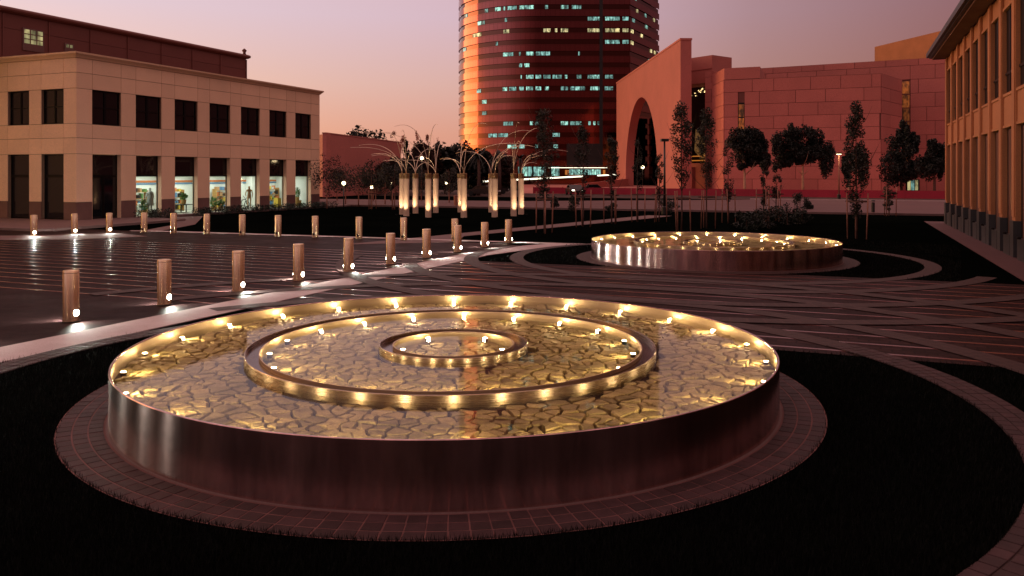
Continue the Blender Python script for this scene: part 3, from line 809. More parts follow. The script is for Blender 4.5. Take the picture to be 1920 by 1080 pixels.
# bright shop interior
part('shop_floor', MB().box((-47, 36.6, .0), (-40.36, 55.4, .14)), 'shop_floor', shop)
part('shop_back_wall', MB().box((-44.2, 36.6, .14), (-44, 55.4, 2.75)), 'white_wall', shop)
part('shop_side_wall', MB().box((-47, 36.45, .14), (-40.46, 36.6, 2.75)), 'white_wall', shop)
part('shop_side_wall', MB().box((-47, 55.3, .14), (-40.46, 55.42, 2.75)), 'white_wall', shop)
part('shop_ceiling', MB().box((-47, 36.6, 2.64), (-40.46, 55.4, 2.75)), 'white_wall', shop)
part('wall_stripe', MB().box((-43.99, 36.7, 2.16), (-43.93, 55.2, 2.30)), 'orange_band', shop)
part('wall_stripe', MB().box((-43.99, 36.7, 2.02), (-43.94, 55.2, 2.12)), 'blue_band', shop)
for i in range(6):
    y = 38.0 + 3.1 * i
    cl = part('ceiling_lamp', MB().box((-43.4, y - .9, 2.58), (-41.6, y + .9, 2.635)), 'shop_panel', shop)
for i, y in enumerate((46.3, 51.8, 56.0)):
    part('column', MB().box((-43.99, y - .25, .14), (-43.4, y + .25, 2.63)), 'white_wall', shop)
# penthouse behind
pent = thing('upper_storey_block', (-46, 54, 9.3), 'dark reddish-brown windowed block rising behind the cream shop parapet', 'building')
XP = -46.0
part('wall_core', MB().box((-57, 30, 9.36), (XP - .05, 53.95, 12.3)), 'brown_panel', pent)
yy = 53.98
while yy > 31:
    for z0, z1 in ((9.36, 11.35), (11.35, 12.25)):
        part('panel', MB().box((XP - .049, max(yy - 3.0, 30) + .03, z0 + .012), (XP, yy - .03, z1 - .012)), 'brown_panel', pent)
    part('downpipe', MB().box((XP + .001, yy - .06, 9.4), (XP + .06, yy + .02, 12.2)), 'brown_panel', pent)
    yy -= 3.0
cornice([(0, 12.25), (.10, 12.28), (.22, 12.36), (.26, 12.46), (.22, 12.56), (.08, 12.62), (0, 12.62)], 'brown_panel', pent, XP, 30, 54, -57)
part('roof', MB().box((-57, 30.05, 12.3), (XP - .02, 53.9, 12.55)), 'brown_panel', pent)
part('finial', MB().lathe([(.001, 12.6), (.16, 12.62), (.10, 12.75), (.2, 12.95), (.05, 13.1), (.001, 13.12)], 10, (XP - .05, 53.8, 0)), 'brown_panel', pent, True)
for (ya, yb, za, zb, c_, r_) in ((34.25, 35.55, 10.6, 11.5, 3, 3), (37.1, 37.65, 10.75, 11.0, 2, 1)):
    w_ = part('window', MB().box((XP + .002, ya - .06, za - .4), (XP + .05, yb + .06, zb + .06)), 'dado_granite', pent)
    for i in range(c_):
        for j in range(r_):
            a = ya + (yb - ya) * i / c_ + .04; b2 = ya + (yb - ya) * (i + 1) / c_ - .04; c2 = za + (zb - za) * j / r_ + .03; d2 = za + (zb - za) * (j + 1) / r_ - .03
            part('pane', MB().quad((XP + .054, a, c2), (XP + .054, b2, c2), (XP + .054, b2, d2), (XP + .054, a, d2)), 'window_pale', w_)

# figures and goods in the shop windows
def mannequin(loc, rz, label, mat, skirt):
    m_ = bpy.data.meshes.new('mannequin')
    J = [(0, 0, .95), (0, 0, 1.15), (0, 0, 1.40), (0, 0, 1.50), (0, .01, 1.60), (0, .01, 1.72),
         (.10, 0, .90), (.11, .02, .50), (.10, 0, .08), (.11, .10, .03), (-.10, 0, .90), (-.12, -.02, .50), (-.11, -.03, .08), (-.11, .07, .03),
         (.19, 0, 1.40), (.25, 0, 1.13), (.27, .12, .92), (.28, .17, .85), (-.19, 0, 1.40), (-.27, .03, 1.16), (-.20, .20, 1.02), (-.14, .25, 1.0)]
    E_ = [(0, 1), (1, 2), (2, 3), (3, 4), (4, 5), (0, 6), (6, 7), (7, 8), (8, 9), (0, 10), (10, 11), (11, 12), (12, 13), (2, 14), (14, 15), (15, 16), (16, 17), (2, 18), (18, 19), (19, 20), (20, 21)]
    RD = [.15, .12, .15, .055, .08, .085, .09, .065, .045, .04, .09, .065, .045, .04, .06, .045, .035, .03, .06, .045, .035, .03]
    m_.from_pydata(J, E_, []); o = link('mannequin', m_, None, loc); o.rotation_euler.z = rz
    sk = o.modifiers.new('skin', 'SKIN'); 
    for v_, r_ in zip(m_.skin_vertices[0].data, RD): v_.radius = (r_, r_ * .8)
    m_.skin_vertices[0].data[0].use_root = True
    o.modifiers.new('sub', 'SUBSURF').render_levels = 2; m_.materials.append(MATS[mat]); tag(o, label, 'mannequin', 'mannequins in the shop windows')
    if skirt:
        link('skirt', MB().lathe([(.15, 1.02), (.2, .9), (.23, .6), (.22, .58)], 20).mesh('skirt', mat, True), o)
        link('jacket', MB().lathe([(.07, 1.5), (.2, 1.43), (.2, 1.25), (.16, 1.08), (.21, .95), (.205, .94)], 20).mesh('jacket', mat, True), o)
    return o
mannequin((-41.1, 39.25, .14), R(80), 'mannequin in pale jacket and skirt in the leftmost bright window', 'pale_cloth', True)
mannequin((-41.1, 48.55, .14), R(60), 'slim tan-clothed mannequin standing in a middle shop window', 'tan_cloth', False)
def display_table(x, y, label, mat, topz=.75):
    t = thing('display_table', (x, y, .14), label, 'table', 'display tables in the shop')
    link('table_top', MB().box((-.35, -.6, topz - .05), (.35, .6, topz)).mesh('table_top', mat), t)
    for sx_ in (-1, 1):
        for sy_ in (-1, 1): link('leg', MB().box((sx_ * .31 - .03, sy_ * .55 - .03, 0), (sx_ * .31 + .03, sy_ * .55 + .03, topz - .05)).mesh('leg', mat), t)
    return t
display_table(-41.9, 39.9, 'small display table in the leftmost bright window', 'white_wall', .7)
display_table(-41.6, 42.6, 'dark display table in the second bright window', 'black_metal', .55)
display_table(-42.0, 46.2, 'wicker-coloured display table in the third bright window', 'wicker', .6)
def leafy(n_, c, rad, size, rs, flat=1.0, shell=.55):
    v = []; f = []
    for i in range(n_):
        while True:
            p = np.array([rs.uniform(-1, 1), rs.uniform(-1, 1), rs.uniform(-1, 1)]); d_ = np.linalg.norm(p)
            if shell * rs.random() < d_ < 1: break
        p = np.array(c) + p * np.array(rad)
        a = np.array([rs.gauss(0, 1), rs.gauss(0, 1), rs.gauss(0, 1)]); a /= np.linalg.norm(a) + 1e-9
        b_ = np.cross(a, [rs.gauss(0, 1), rs.gauss(0, 1), rs.gauss(0, 1)]); b_ /= np.linalg.norm(b_) + 1e-9
        s = size * rs.uniform(.6, 1.4); k = len(v)
        v += [tuple(p - a * s), tuple(p + b_ * s * .5), tuple(p + a * s), tuple(p - b_ * s * .5)]; f.append((k, k + 1, k + 2, k + 3))
    return v, f
def leafmesh(name, clumps, mat, seed, flat=1.0):
    rs = random.Random(seed); mb = MB()
    for n_, c, rad, size in clumps:
        v, f = leafy(n_, c, rad, size, rs); k = len(mb.v); mb.v += v; mb.f += [tuple(k + q for q in t) for t in f]
    return mb.mesh(name, mat, False, fix=False)
def shelf_unit(y, label, seed):
    rs_ = random.Random(seed); t = thing('shelf_unit', (-43.6, y, .14), label, 'shelf', 'shelves along the shop back wall')
    for s in (-.9, .9): link('side', MB().box((-.2, s - .02, 0), (.2, s + .02, 1.5)).mesh('side', 'wicker'), t)
    for k_ in range(4):
        sh = link('shelf', MB().box((-.2, -.88, .1 + .42 * k_), (.2, .88, .13 + .42 * k_)).mesh('shelf', 'wicker'), t)
        yy_ = -.8
        while yy_ < .7:
            w_ = rs_.uniform(.1, .28); h_ = rs_.uniform(.12, .34)
            link('goods', MB().box((-.12, yy_, .131 + .42 * k_), (.14, yy_ + w_, .131 + .42 * k_ + h_)).mesh('goods', rs_.choice(['tan_cloth', 'blue_band', 'yellow_box', 'leaf_green', 'orange_band', 'black_metal', 'pale_cloth'])), sh); yy_ += w_ + rs_.uniform(.03, .3)
shelf_unit(40.4, 'stocked shelf unit seen through the leftmost bright window', 1); shelf_unit(43.6, 'stocked shelf unit seen through the second bright window', 2); shelf_unit(48.6, 'stocked shelf unit seen through the third bright window', 3); shelf_unit(54.0, 'stocked shelf unit seen through the fifth bright window', 4)
potm = MB().lathe([(.001, 0), (.14, 0), (.18, .3), (.16, .3), (.001, .26)], 14).mesh('pot', 'wicker', 'auto')
for i, (x, y, z, h, lab) in enumerate([(-41.1, 38.75, .14, .8, 'green potted plant beside the pale mannequin'), (-41.6, 42.6, .7, .5, 'green potted plant on the dark display table'),
                                (-41.3, 45.1, .14, .8, 'yellow-green potted plant in the third bright window'), (-41.2, 45.7, .14, .6, 'low green potted plant in the third bright window'), (-41.2, 54.4, .6, .9, 'tall green plant in the last bright window')]):
    t = thing('potted_plant', (x, y, z), lab, 'plant', 'plants in the shop windows')
    link('pot', potm, t); link('foliage', leafmesh('foliage', [(120, (0, 0, .3 + h * .4), (.25, .25, h * .5), .09)], 'leaf_green', 300 + i), t)
bk = thing('basket', (-41.2, 54.4, .14), 'woven basket stand under the plant in the last bright window', 'basket')
link('rim', MB().lathe([(.33, .46), (.36, .48), (.33, .5)], 16).mesh('rim', 'wicker', True), bk); link('side', MB().lathe([(.001, 0), (.27, 0), (.33, .46)], 16).mesh('side', 'wicker', True), bk)
yb_ = thing('yellow_carton', (-41.5, 52.3, .14), 'yellow carton standing in the sixth shop window', 'box')
link('carton', MB().box((-.2, -.2, 0), (.2, .2, .72)).mesh('carton', 'yellow_box'), yb_); link('flap', MB().box((-.2, -.2, .72), (.2, -.02, .735)).mesh('flap', 'yellow_box'), yb_)
for i, (x, y, lab) in enumerate([(-42.3, 49.3, 'dark scooter-like display piece behind the tan mannequin'),]):
    t = thing('display_bike', (x, y, .14), lab, 'bicycle')
    for s in (-.4, .4): link('wheel', MB().lathe([(.26, -.03), (.3, 0), (.26, .03), (.24, 0), (.26, -.03)], 18).mesh('wheel', 'rubber', True), t, (0, s, .3)).rotation_euler = (0, R(90), 0)
    link('frame', MB().tube([(0, -.4, .3), (0, -.1, .65), (0, .25, .7), (0, .4, .3)], .035, 6).mesh('frame', 'black_metal', True), t)
    link('handlebar', MB().tube([(-.25, .3, .95), (0, .25, .7), (.25, .3, .95)], .02, 6).mesh('handlebar', 'black_metal', True), t)
# low hedges along the facade
def hedge(name, x0, x1, y0, y1, h, label, seed, dens=420, leaf=.05, mat='hedge_leaf'):
    t = thing(name, ((x0 + x1) / 2, (y0 + y1) / 2, 0), label, 'hedge')
    rs = random.Random(seed); cl = []
    L = max(x1 - x0, y1 - y0); n_ = max(2, int(L / .5))
    for i in range(n_):
        q = (i + .5) / n_; cx = (x0 + (x1 - x0) * (q if x1 - x0 > y1 - y0 else rs.random())); cy_ = (y0 + (y1 - y0) * (q if y1 - y0 >= x1 - x0 else rs.random()))
        cl.append((int(dens * .5), (cx - t.location.x, cy_ - t.location.y, h * .5), (.42, .42, h * rs.uniform(.45, .62)), leaf))
    link('foliage', leafmesh('foliage', cl, mat, seed), t)
    link('stem', MB().tube([(0, 0, 0), (0, 0, h * .6)], .03, 6).mesh('stem', 'bark'), t)
    return t
hedge('hedge', -39.6, -38.8, 36.4, 39.2, .6, 'low dark hedge under the leftmost bright shop window', 11)
hedge('hedge', -39.6, -38.8, 41.2, 56.5, .55, 'long low dark hedge under the right shop windows', 12)
hedge('hedge', -38.2, -37.2, 36.2, 37.4, .5, 'small dark bush at the shop path corner', 13)

# ================================================================== OCHRE BUILDING (right)
XR = 4.9
rb = thing('colonnade_building', (XR, 50, 0), 'ochre stone colonnaded building along the right edge with uplit piers', 'building')
ys = [50.1 - 2.44 * i for i in range(17)]
part('wall_core', MB().box((XR + .32, ys[-1] - 2.0, 0), (XR + 12, 50.3, 9.0)), 'ochre_shaded', rb)
part('end_wall', MB().box((XR + .05, 50.31, 0), (XR + 12, 50.6, 9.0)), 'ochre_stone', rb)
ev = MB().box((XR - .75, ys[-1] - 2.0, 9.12), (XR + 12, 50.9, 9.30))
part('eave', ev, 'black_metal', rb); part('gutter', MB().box((XR - .88, ys[-1] - 2.0, 9.18), (XR - .752, 51.0, 9.42)), 'black_metal', rb)
part('soffit', MB().box((XR - .6, ys[-1] - 2.0, 9.02), (XR + .74, 50.6, 9.115)), 'ochre_shaded', rb)
cm = MB().box((0, -.56, 1.17), (.31, 0, 9.0)).mesh('column', 'ochre_stone')
pm = MB().box((-.07, -.62, 0), (.31, .06, 1.168)).mesh('plinth', 'grey_granite')
fl = MB().box((-.03, -.50, 1.3), (-.001, -.06, 8.9)).mesh('fillet', 'ochre_stone')
pn = MB().box((.07, -1.56, .681), (.31, -.50, 4.15)).mesh('panel', 'ochre_shaded')
sp_ = MB().box((.01, -1.55, 0), (.31, -.45, .68)).mesh('low_plinth', 'grey_granite')
lwn = MB().quad((.16, -1.9, .0), (.16, 0, .0), (.16, 0, 4.2), (.16, -1.9, 4.2)).mesh('pane', 'shade_glass')
spd = MB().box((.06, -1.88, 4.34), (.31, 0, 5.30)).mesh('spandrel', 'ochre_stone')
ldg = MB().box((.025, -1.88, 0), (.31, 0, .09)).mesh('ledge', 'ochre_stone')
upw = MB().quad((.14, -1.88, 5.4), (.14, 0, 5.4), (.14, 0, 8.26), (.14, -1.88, 8.26)).mesh('pane', 'shade_glass')
ulp = MB().lathe([(.001, 0), (.06, 0), (.06, .07), (.045, .075), (.001, .05)], 12).mesh('uplight', 'dark_frame')
upp = MB().box((.07, -1.88, 8.36), (.31, 0, 8.98)).mesh('panel', 'ochre_stone')
mul_ = MB().box((.09, -.04, 5.4), (.145, .04, 8.26)).mesh('mullion', 'dark_frame')
trn = MB().box((.10, -1.88, 6.05), (.143, 0, 6.13)).mesh('transom', 'dark_frame')
for i, y in enumerate(ys):
    L0 = (0, y - 50, 0)
    c_ = link('column', cm, rb, L0); link('plinth', pm, c_); link('fillet', fl, c_)
    L1 = (0, y - 50 - .56, 0)
    s1 = link('spandrel', spd, rb, L1); link('ledge', ldg, s1, (0, 0, 4.24)); link('ledge', ldg, s1, (0, 0, 5.305))
    uw = link('upper_window', upw, rb, L1); link('mullion', mul_, uw, (0, -.94, 0)); link('transom', trn, uw)
    link('panel', upp, rb, L1); u2 = link('ledge', ldg, rb, (0, L1[1], 8.26))
    lw = link('lower_window', lwn, rb, L1)
    link('panel', pn, rb, (0, L1[1] - .3, 0)); lp_ = link('low_plinth', sp_, rb, (-.09, L1[1] - .3, 0))
    if i < 12:
        ul = link('uplight', ulp, lp_, (-.03, -1.0, .681))
        Lg = light('SPOT', 'pier_light', ul, (.0, 0, .1), 120, (1, .78, .30), shadow_soft_size=.02, spot_size=R(34), spot_blend=.9); aim(Lg, (.05, 0, 1))

# ================================================================== GRANITE HALL WITH THE GREAT ARCH
class Face:
    """vertical wall plane from p0 to p1; n points towards the viewer's side"""
    def __init__(self, p0, p1):
        self.p0 = Vector((p0[0], p0[1], 0)); d_ = Vector((p1[0], p1[1], 0)) - self.p0; self.L = d_.length; self.u = d_ / self.L
        self.n = Vector((self.u.y, -self.u.x, 0))
        if self.n.dot(-self.p0) < 0: self.n = -self.n
    def P(self, u, z, d=0.0): q = self.p0 + self.u * u + self.n * d; return (q.x, q.y, z)
    def box(self, u0, u1, z0, z1, d0, d1, mb=None):
        mb = mb or MB(); k = len(mb.v)
        mb.v += [self.P(u0, z0, d0), self.P(u1, z0, d0), self.P(u1, z0, d1), self.P(u0, z0, d1), self.P(u0, z1, d0), self.P(u1, z1, d0), self.P(u1, z1, d1), self.P(u0, z1, d1)]
        mb.f += [tuple(k + i for i in q) for q in ((3, 2, 1, 0), (4, 5, 6, 7), (0, 1, 5, 4), (1, 2, 6, 5), (2, 3, 7, 6), (3, 0, 4, 7))]; return mb
    def quad(self, u0, u1, z0, z1, d=0.0): return MB().quad(self.P(u0, z0, d), self.P(u1, z0, d), self.P(u1, z1, d), self.P(u0, z1, d))
    def at_px(self, px):
        t = (px - 960) / FPX; w = C(t, 1)      # ray direction on the ground
        # p0 + u*s = w*k
        det = self.u.x * (-w.y) - (-w.x) * self.u.y
        s = (-self.p0.x * (-w.y) + w.x * -self.p0.y * -1 * -1) / det if False else None
        A = np.array([[self.u.x, -w.x], [self.u.y, -w.y]]); b_ = np.array([-self.p0.x, -self.p0.y])
        return float(np.linalg.solve(A, b_)[0])
def panel_face(parent, F, u0, u1, z0, z1, pw, ph, mat, rs, holes=(), th=.12):
    z = z0; j = 0
    while z < z1 - .2:
        zt = min(z + ph, z1); u = u0 - (0 if j % 2 == 0 else pw * .5)
        while u < u1 - .1:
            w = pw * rs.choice((.75, 1.0, 1.0, 1.25)); a, b_ = max(u, u0), min(u + w, u1); u += w
            spans = [(a, b_)]
            for ha, hb_, za, zb in holes:
                if zt <= za + .1 or z >= zb - .1: continue
                spans = [s for p, q in spans for s in ((p, min(q, ha)), (max(p, hb_), q)) if s[1] - s[0] > .01]
            for p, q in spans:
                if q - p < .3: continue
                part('panel', F.box(p + .035, q - .035, z + .03, zt - .03, 0, th), mat, parent)
        z = zt; j += 1
hall = thing('granite_hall', C(60, 150), 'red granite concert hall behind the road with blank stepped walls', 'building')
rs = random.Random(5)
# rear main wall
A_, B_ = at(1322, 161), at(1830, 139)
Fm = Face(A_, B_)
part('wall_core', Fm.box(0, Fm.L, 0, 23.2, -14, 0), 'dark_joint', hall)
s_u0, s_u1 = Fm.at_px(1690), Fm.at_px(1707)
slot = lambda a, b_, c, d_: b_ > s_u0 and a < s_u1 and c < 19.5
panel_face(hall, Fm, 0, Fm.L, 0, 23.2, 5.2, 2.45, 'red_granite', rs, [(s_u0, s_u1, 5, 19.6)])
sw = part('slot_window', Fm.box(s_u0, s_u1, 5, 19.6, -.3, -.02), 'dark_frame', hall)
for j in range(6): part('pane', Fm.quad(s_u0 + .15, s_u1 - .15, 5.1 + 2.4 * j, 7.3 + 2.4 * j, .02), 'amber_reflection', sw)
# small lit doorway
du0, du1 = Fm.at_px(1701), Fm.at_px(1722)
dw = part('lit_doorway', Fm.box(du0 - .2, du1 + .2, 0, 2.0, .13, .2), 'dark_frame', hall)
for j in range(3): part('pane', Fm.quad(du0 + (du1 - du0) * j / 3 + .05, du0 + (du1 - du0) * (j + 1) / 3 - .05, .1, 1.9, .22), ['window_pale', 'tower_lit', 'window_pale'][j], dw)
# rising fly-tower roof behind
Fr = Face(at(1640, 178), at(1960, 150))
mbr = MB(); k = 0
pts = [(0, 20), (Fr.L, 20), (Fr.L, zat(8, 150)), (Fr.at_px(1795), zat(50, 163)), (0, zat(88, 178))]
mbr.v = [Fr.P(u, z, 0) for u, z in pts] + [Fr.P(u, z, -20) for u, z in pts]
mbr.f = [(0, 1, 2, 3, 4), (9, 8, 7, 6, 5)] + [(i, (i + 1) % 5, 5 + (i + 1) % 5, 5 + i) for i in range(5)]
part('fly_tower', mbr, 'ochre_stone', hall)  # ochre here carries the orange low light on the hall's granite
# front volume
c0 = at(1336, 148); c1 = at(1358, 139); c2 = at(1652, 130); c3 = at(1690, 138.5)
Fa, Fb, Fc = Face(c0, c1), Face(c1, c2), Face(c2, c3)
u_s = Fb.at_px(1425)
ztop = 19.0; zs = zat(137, 130)
part('wall_core', MB().prism([tuple(p[:2]) for p in (c1, c2, c3, at(1690, 141), at(1340, 149.5), c0)], 0, zs - .05), 'dark_joint', hall)
panel_face(hall, Fb, 0, Fb.L, 0, zs, 4.6, 2.1, 'red_granite', rs, [(Fb.at_px(1384), Fb.at_px(1396), 5.5, 14.9)])
panel_face(hall, Fa, 0, Fa.L, 0, zs, 4.6, 2.1, 'red_granite', rs)
panel_face(hall, Fc, 0, Fc.L, 0, zs, 9, 2.1, 'red_granite', rs)
u_a, u_b = Fb.at_px(1385), Fb.at_px(1395)
ws = part('slot_window', Fb.box(u_a - .15, u_b + .15, 5.5, 15.0, -.1, .02), 'dark_frame', hall)
for j in range(4): part('pane', Fb.quad(u_a, u_b, 5.7 + 2.3 * j, 7.8 + 2.3 * j, .05), 'amber_reflection', ws)
# raised parapet block at its left
blk = MB().prism([tuple(p[:2]) for p in (c1, Fb.P(u_s, 0), (Vector(Fb.P(u_s, 0)) - Fb.n * 8)[:2], c0)], zs, zat(128, 139))
part('parapet_block', blk, 'red_granite', hall)
# link block over the recess and the dark foyer glass
g0, g1 = at(1262, 168), at(1336, 160)
Fl = Face(g0, g1)
part('link_wall', Fl.box(0, Fl.L, zat(158, 164), zat(108.5, 164), -6, 0), 'red_granite', hall)
part('link_panel', Fl.box(0, Fl.L, zat(133, 164), zat(109.5, 164), 0.01, .12), 'red_granite', hall)
foy = part('foyer_glass', Fl.box(0, Fl.L, 0, zat(158.5, 164), -7, -5), 'dark_glass', hall)
for i in range(26):
    u = rs.uniform(.5, Fl.L - .5); z = rs.choice([zat(160, 164), zat(162, 164), zat(165, 164), zat(172, 164)]) - rs.random() * .5
    part('foyer_bulb', MB().ball(Fl.P(u, z, -4.8), .11, 6, 4), 'tiny_bulb', foy)
for j in range(4): part('foyer_rail', Fl.box(.5, Fl.L - 3, 3.9 + j * .9, 4.1 + j * .9, -4.9, -4.7), 'amber_glow' if j > 0 else 'gold_fin', foy)
part('foyer_base', Fl.box(0, Fl.L, 0, 5.2, -4.5, -2.0), 'red_granite', hall)
# the arch wall
arch = thing('arch_wall', at(1276, 147), 'tall red freestanding wall with one great round arch', 'wall')
w0, w1 = at(1276, 147), at(1156, 217)
Fw = Face(w0, w1)
Fw.n = -Fw.n if Fw.n.dot(C(-1, 0)) < 0 else Fw.n
HZ = zat(75, 147)
ua, ub = Fw.at_px(1233), Fw.at_px(1173); um, ur = (ua + ub) / 2, (ub - ua) / 2
zsp = zat(180, 181) - ur
out = [(0, 0), (ua, 0)] + [(um - ur * math.cos(math.pi * t / 40), max(zsp, .5) + ur * math.sin(math.pi * t / 40)) for t in range(41)] + [(ub, 0), (Fw.L, 0), (Fw.L, HZ), (0, HZ)]
T_ = 2.0
mb = MB(); n_ = len(out)
mb.v = [Fw.P(u, z, 0) for u, z in out] + [Fw.P(u, z, -T_) for u, z in out]
mb.f = [tuple(range(n_)), tuple(reversed(range(n_, 2 * n_)))] + [(i, (i + 1) % n_, n_ + (i + 1) % n_, n_ + i) for i in range(n_)]
part('wall', mb, 'red_granite', arch)
part('coping', Fw.box(-.1, Fw.L + .1, HZ, HZ + .35, -T_ - .1, .1), 'red_granite', arch)
jn = MB()
z = 2.4
# course joints as shallow recessed bands would be under a pixel here: left to the material
lob = Face(at(1276, 176), at(1176, 262))
lobby = thing('dark_lobby', lob.P(0, 0, -4), 'dark glazed foyer seen through the great arch', 'building')
part('glazing', lob.box(-4, lob.L, 0, 21, -9, -7), 'dark_glass', lobby)
for j in range(6): part('floor_edge', lob.box(-4, lob.L, 3.2 * j + 2.8, 3.2 * j + 3.1, -6.99, -6.8), 'dark_frame', lobby)
for (u, z) in ((30, 18.5), (33, 18.2), (38, 14), (52, 13.5), (55, 8)): part('lit_pane', lob.quad(u, u + 1.4, z - .5, z + .5, -6.7), 'tower_lit', lobby)
fin = thing('gilded_fin', Fw.P(ua + 3, 0, -6), 'gold-lit tapering fin sculpture inside the great arch', 'sculpture')
fb = Vector(Fw.P(ua + 3, 0, -6)); mbf = MB()
mbf.tube([fb + Vector((0, 0, 5.4)), fb + Vector((.5, 1.6, 8)), fb + Vector((.3, .9, 12.5)), fb + Vector((0, .1, 16))], [1.1, .8, .45, .08], 6)
part('fin', mbf, 'gold_fin', fin, True)
part('lit_panel', MB().box((fb.x - 1.4, fb.y - 1.6, 4.6), (fb.x + .2, fb.y + 2.2, 6.4)), 'amber_glow', fin)
part('plinth', MB().box((fb.x - 1.2, fb.y - 1.2, 0), (fb.x + 1.2, fb.y + 1.2, 4.55)), 'red_granite', fin)
lw_ = thing('low_screen_wall', Fw.P(ua + 1, 0, 1.4), 'low red granite screen wall across the foot of the great arch', 'wall')
part('screen', Fw.box(ua - .4, ua + 24, 0, 4.2, -7.5, -6.9), 'red_granite', lw_); part('screen_coping', Fw.box(ua - .5, ua + 24.1, 4.2, 4.4, -7.6, -6.8), 'red_granite', lw_)

# red site barrier along the road
pA, pB = Vector((-43, 112.6, 0)), Vector((40, 95.4, 0))
bar = thing('red_barrier', pA, 'long low red site barrier between road and concert hall', 'fence')
Fx = Face(pA, pB); nb = 17
for i in range(nb):
    part('barrier_panel', Fx.box(Fx.L * i / nb + .03, Fx.L * (i + 1) / nb - .03, .05, .95, -.05, .05), 'red_barrier', bar)
    part('post', Fx.box(Fx.L * i / nb - .028, Fx.L * i / nb + .028, 0, 1.02, -.06, .06), 'red_barrier', bar)
structure('hall_forecourt', MB().prism([tuple(at(980, 122)[:2]), tuple(at(1990, 92)[:2]), tuple(at(1990, 150)[:2]), tuple(at(980, 260)[:2])], 0, .012), 'red_granite')

# ================================================================== TOWER
tower = thing('office_tower', C(15, 275), 'tall curved office tower of copper glass with scattered lit windows', 'building')
cx_, cy0, RT = 8.07, 272.9, 25.9
plan = []
for i in range(0, 34):
    a = R(115) * (1 - i / 33); plan.append((cx_ - RT * math.sin(a), cy0 - RT * math.cos(a)))
FX = (1127 - 960) / FPX * 247
plan += [(14, 247), (20, 247), (FX - .45, 247), (FX + .45, 247), (31, 247), (35.84, 247), (42.4, 259.5), (49.07, 272)]
plan_w = [C(x, y) for x, y in plan]
arc = [0.0]
for a, b_ in zip(plan_w, plan_w[1:]): arc.append(arc[-1] + (b_ - a).length)
def tstrip(name, z0, z1, inset, mat, parent, i0=0, i1=None):
    i1 = i1 or len(plan_w) - 1
    cen = C(15, 285); o = wloc(parent); mb = MB(); us = []
    me = bpy.data.meshes.new(name); v = []; f = []
    for i in range(i0, i1 + 1):
        p = plan_w[i] - (plan_w[i] - cen).normalized() * inset
        v += [(p.x - o.x, p.y - o.y, z0 - o.z), (p.x - o.x, p.y - o.y, z1 - o.z)]; us.append(arc[i])
    for i in range(i1 - i0): f.append((2 * i, 2 * i + 2, 2 * i + 3, 2 * i + 1))
    me.from_pydata(v, [], f); uv = me.uv_layers.new(name='UVMap')
    for pl in me.polygons:
        for li, vi in zip(pl.loop_indices, pl.vertices): uv.data[li].uv = (us[vi // 2], v[vi][2] + o.z)
    me.materials.append(MATS[mat])
    sharp = []
    for q, pl in enumerate(me.polygons): pl.use_smooth = (q + i0) < 34
    me.set_sharp_from_angle(angle=R(12))
    return link(name, me, parent)
part('core', MB().prism([tuple((p - (p - C(15, 285)).normalized() * .9)[:2]) for p in plan_w] + [tuple(C(48, 318)[:2]), tuple(C(-8, 318)[:2])], 0, 102), 'tower_glass', tower)
PITCH = 3.52; ZR0 = 53.8
bands = {}
for k in range(-13, 14):
    zc = ZR0 - PITCH * k
    wb = tstrip('window_band', zc - .74, zc + .74, .35, 'tower_glass', tower); bands[k] = wb
    tstrip('spandrel', zc + .74, zc + PITCH - .74, 0, 'tower_spandrel', tower)
tstrip('parapet', ZR0 + PITCH * 14 - .74, ZR0 + PITCH * 14 + 2.5, 0, 'tower_spandrel', tower)
tstrip('plinth_band', 5.6, ZR0 - PITCH * 13 - .74, 0.02, 'tower_spandrel', tower)
Ft = Face(C(FX - .45, 247), C(FX + .45, 247))
part('dark_slot', Ft.box(-.05, .95, 8.2, 100, .04, .16), 'black_metal', tower)
def tower_hit(px):
    t = (px - 960) / FPX
    best = None
    for i in range(8, len(plan) - 1):
        (x0, y0), (x1, y1) = plan[i], plan[i + 1]
        d0, d1 = x0 - t * y0, x1 - t * y1
        if d0 * d1 <= 0 and d0 != d1:
            s = d0 / (d0 - d1); y = y0 + (y1 - y0) * s
            if best is None or y < best[0]: best = (y, i, s)
    return best
def lit(k, xa, xb, mat='tower_lit', zsh=0.0, hh=.55):
    """lit stretch of window, from zoom column xa to xb"""
    pa, pb = 820 + xa / 3.177, 820 + xb / 3.177
    n_ = max(1, round((pb - pa) / 9))
    for i in range(n_):
        q0, q1 = pa + (pb - pa) * (i + .06) / n_, pa + (pb - pa) * (i + .94) / n_
        h0, h1 = tower_hit(q0), tower_hit(q1)
        if not h0 or not h1: continue
        P0 = C((q0 - 960) / FPX * h0[0], h0[0]); P1 = C((q1 - 960) / FPX * h1[0], h1[0])
        off = (P0 - C(15, 285)).normalized() * -.20
        zc = ZR0 - PITCH * k + zsh
        P0, P1 = P0 + off, P1 + off
        part('lit_pane', MB().quad((P0.x, P0.y, zc - hh), (P1.x, P1.y, zc - hh), (P1.x, P1.y, zc + hh), (P0.x, P0.y, zc + hh)), mat, bands[k])
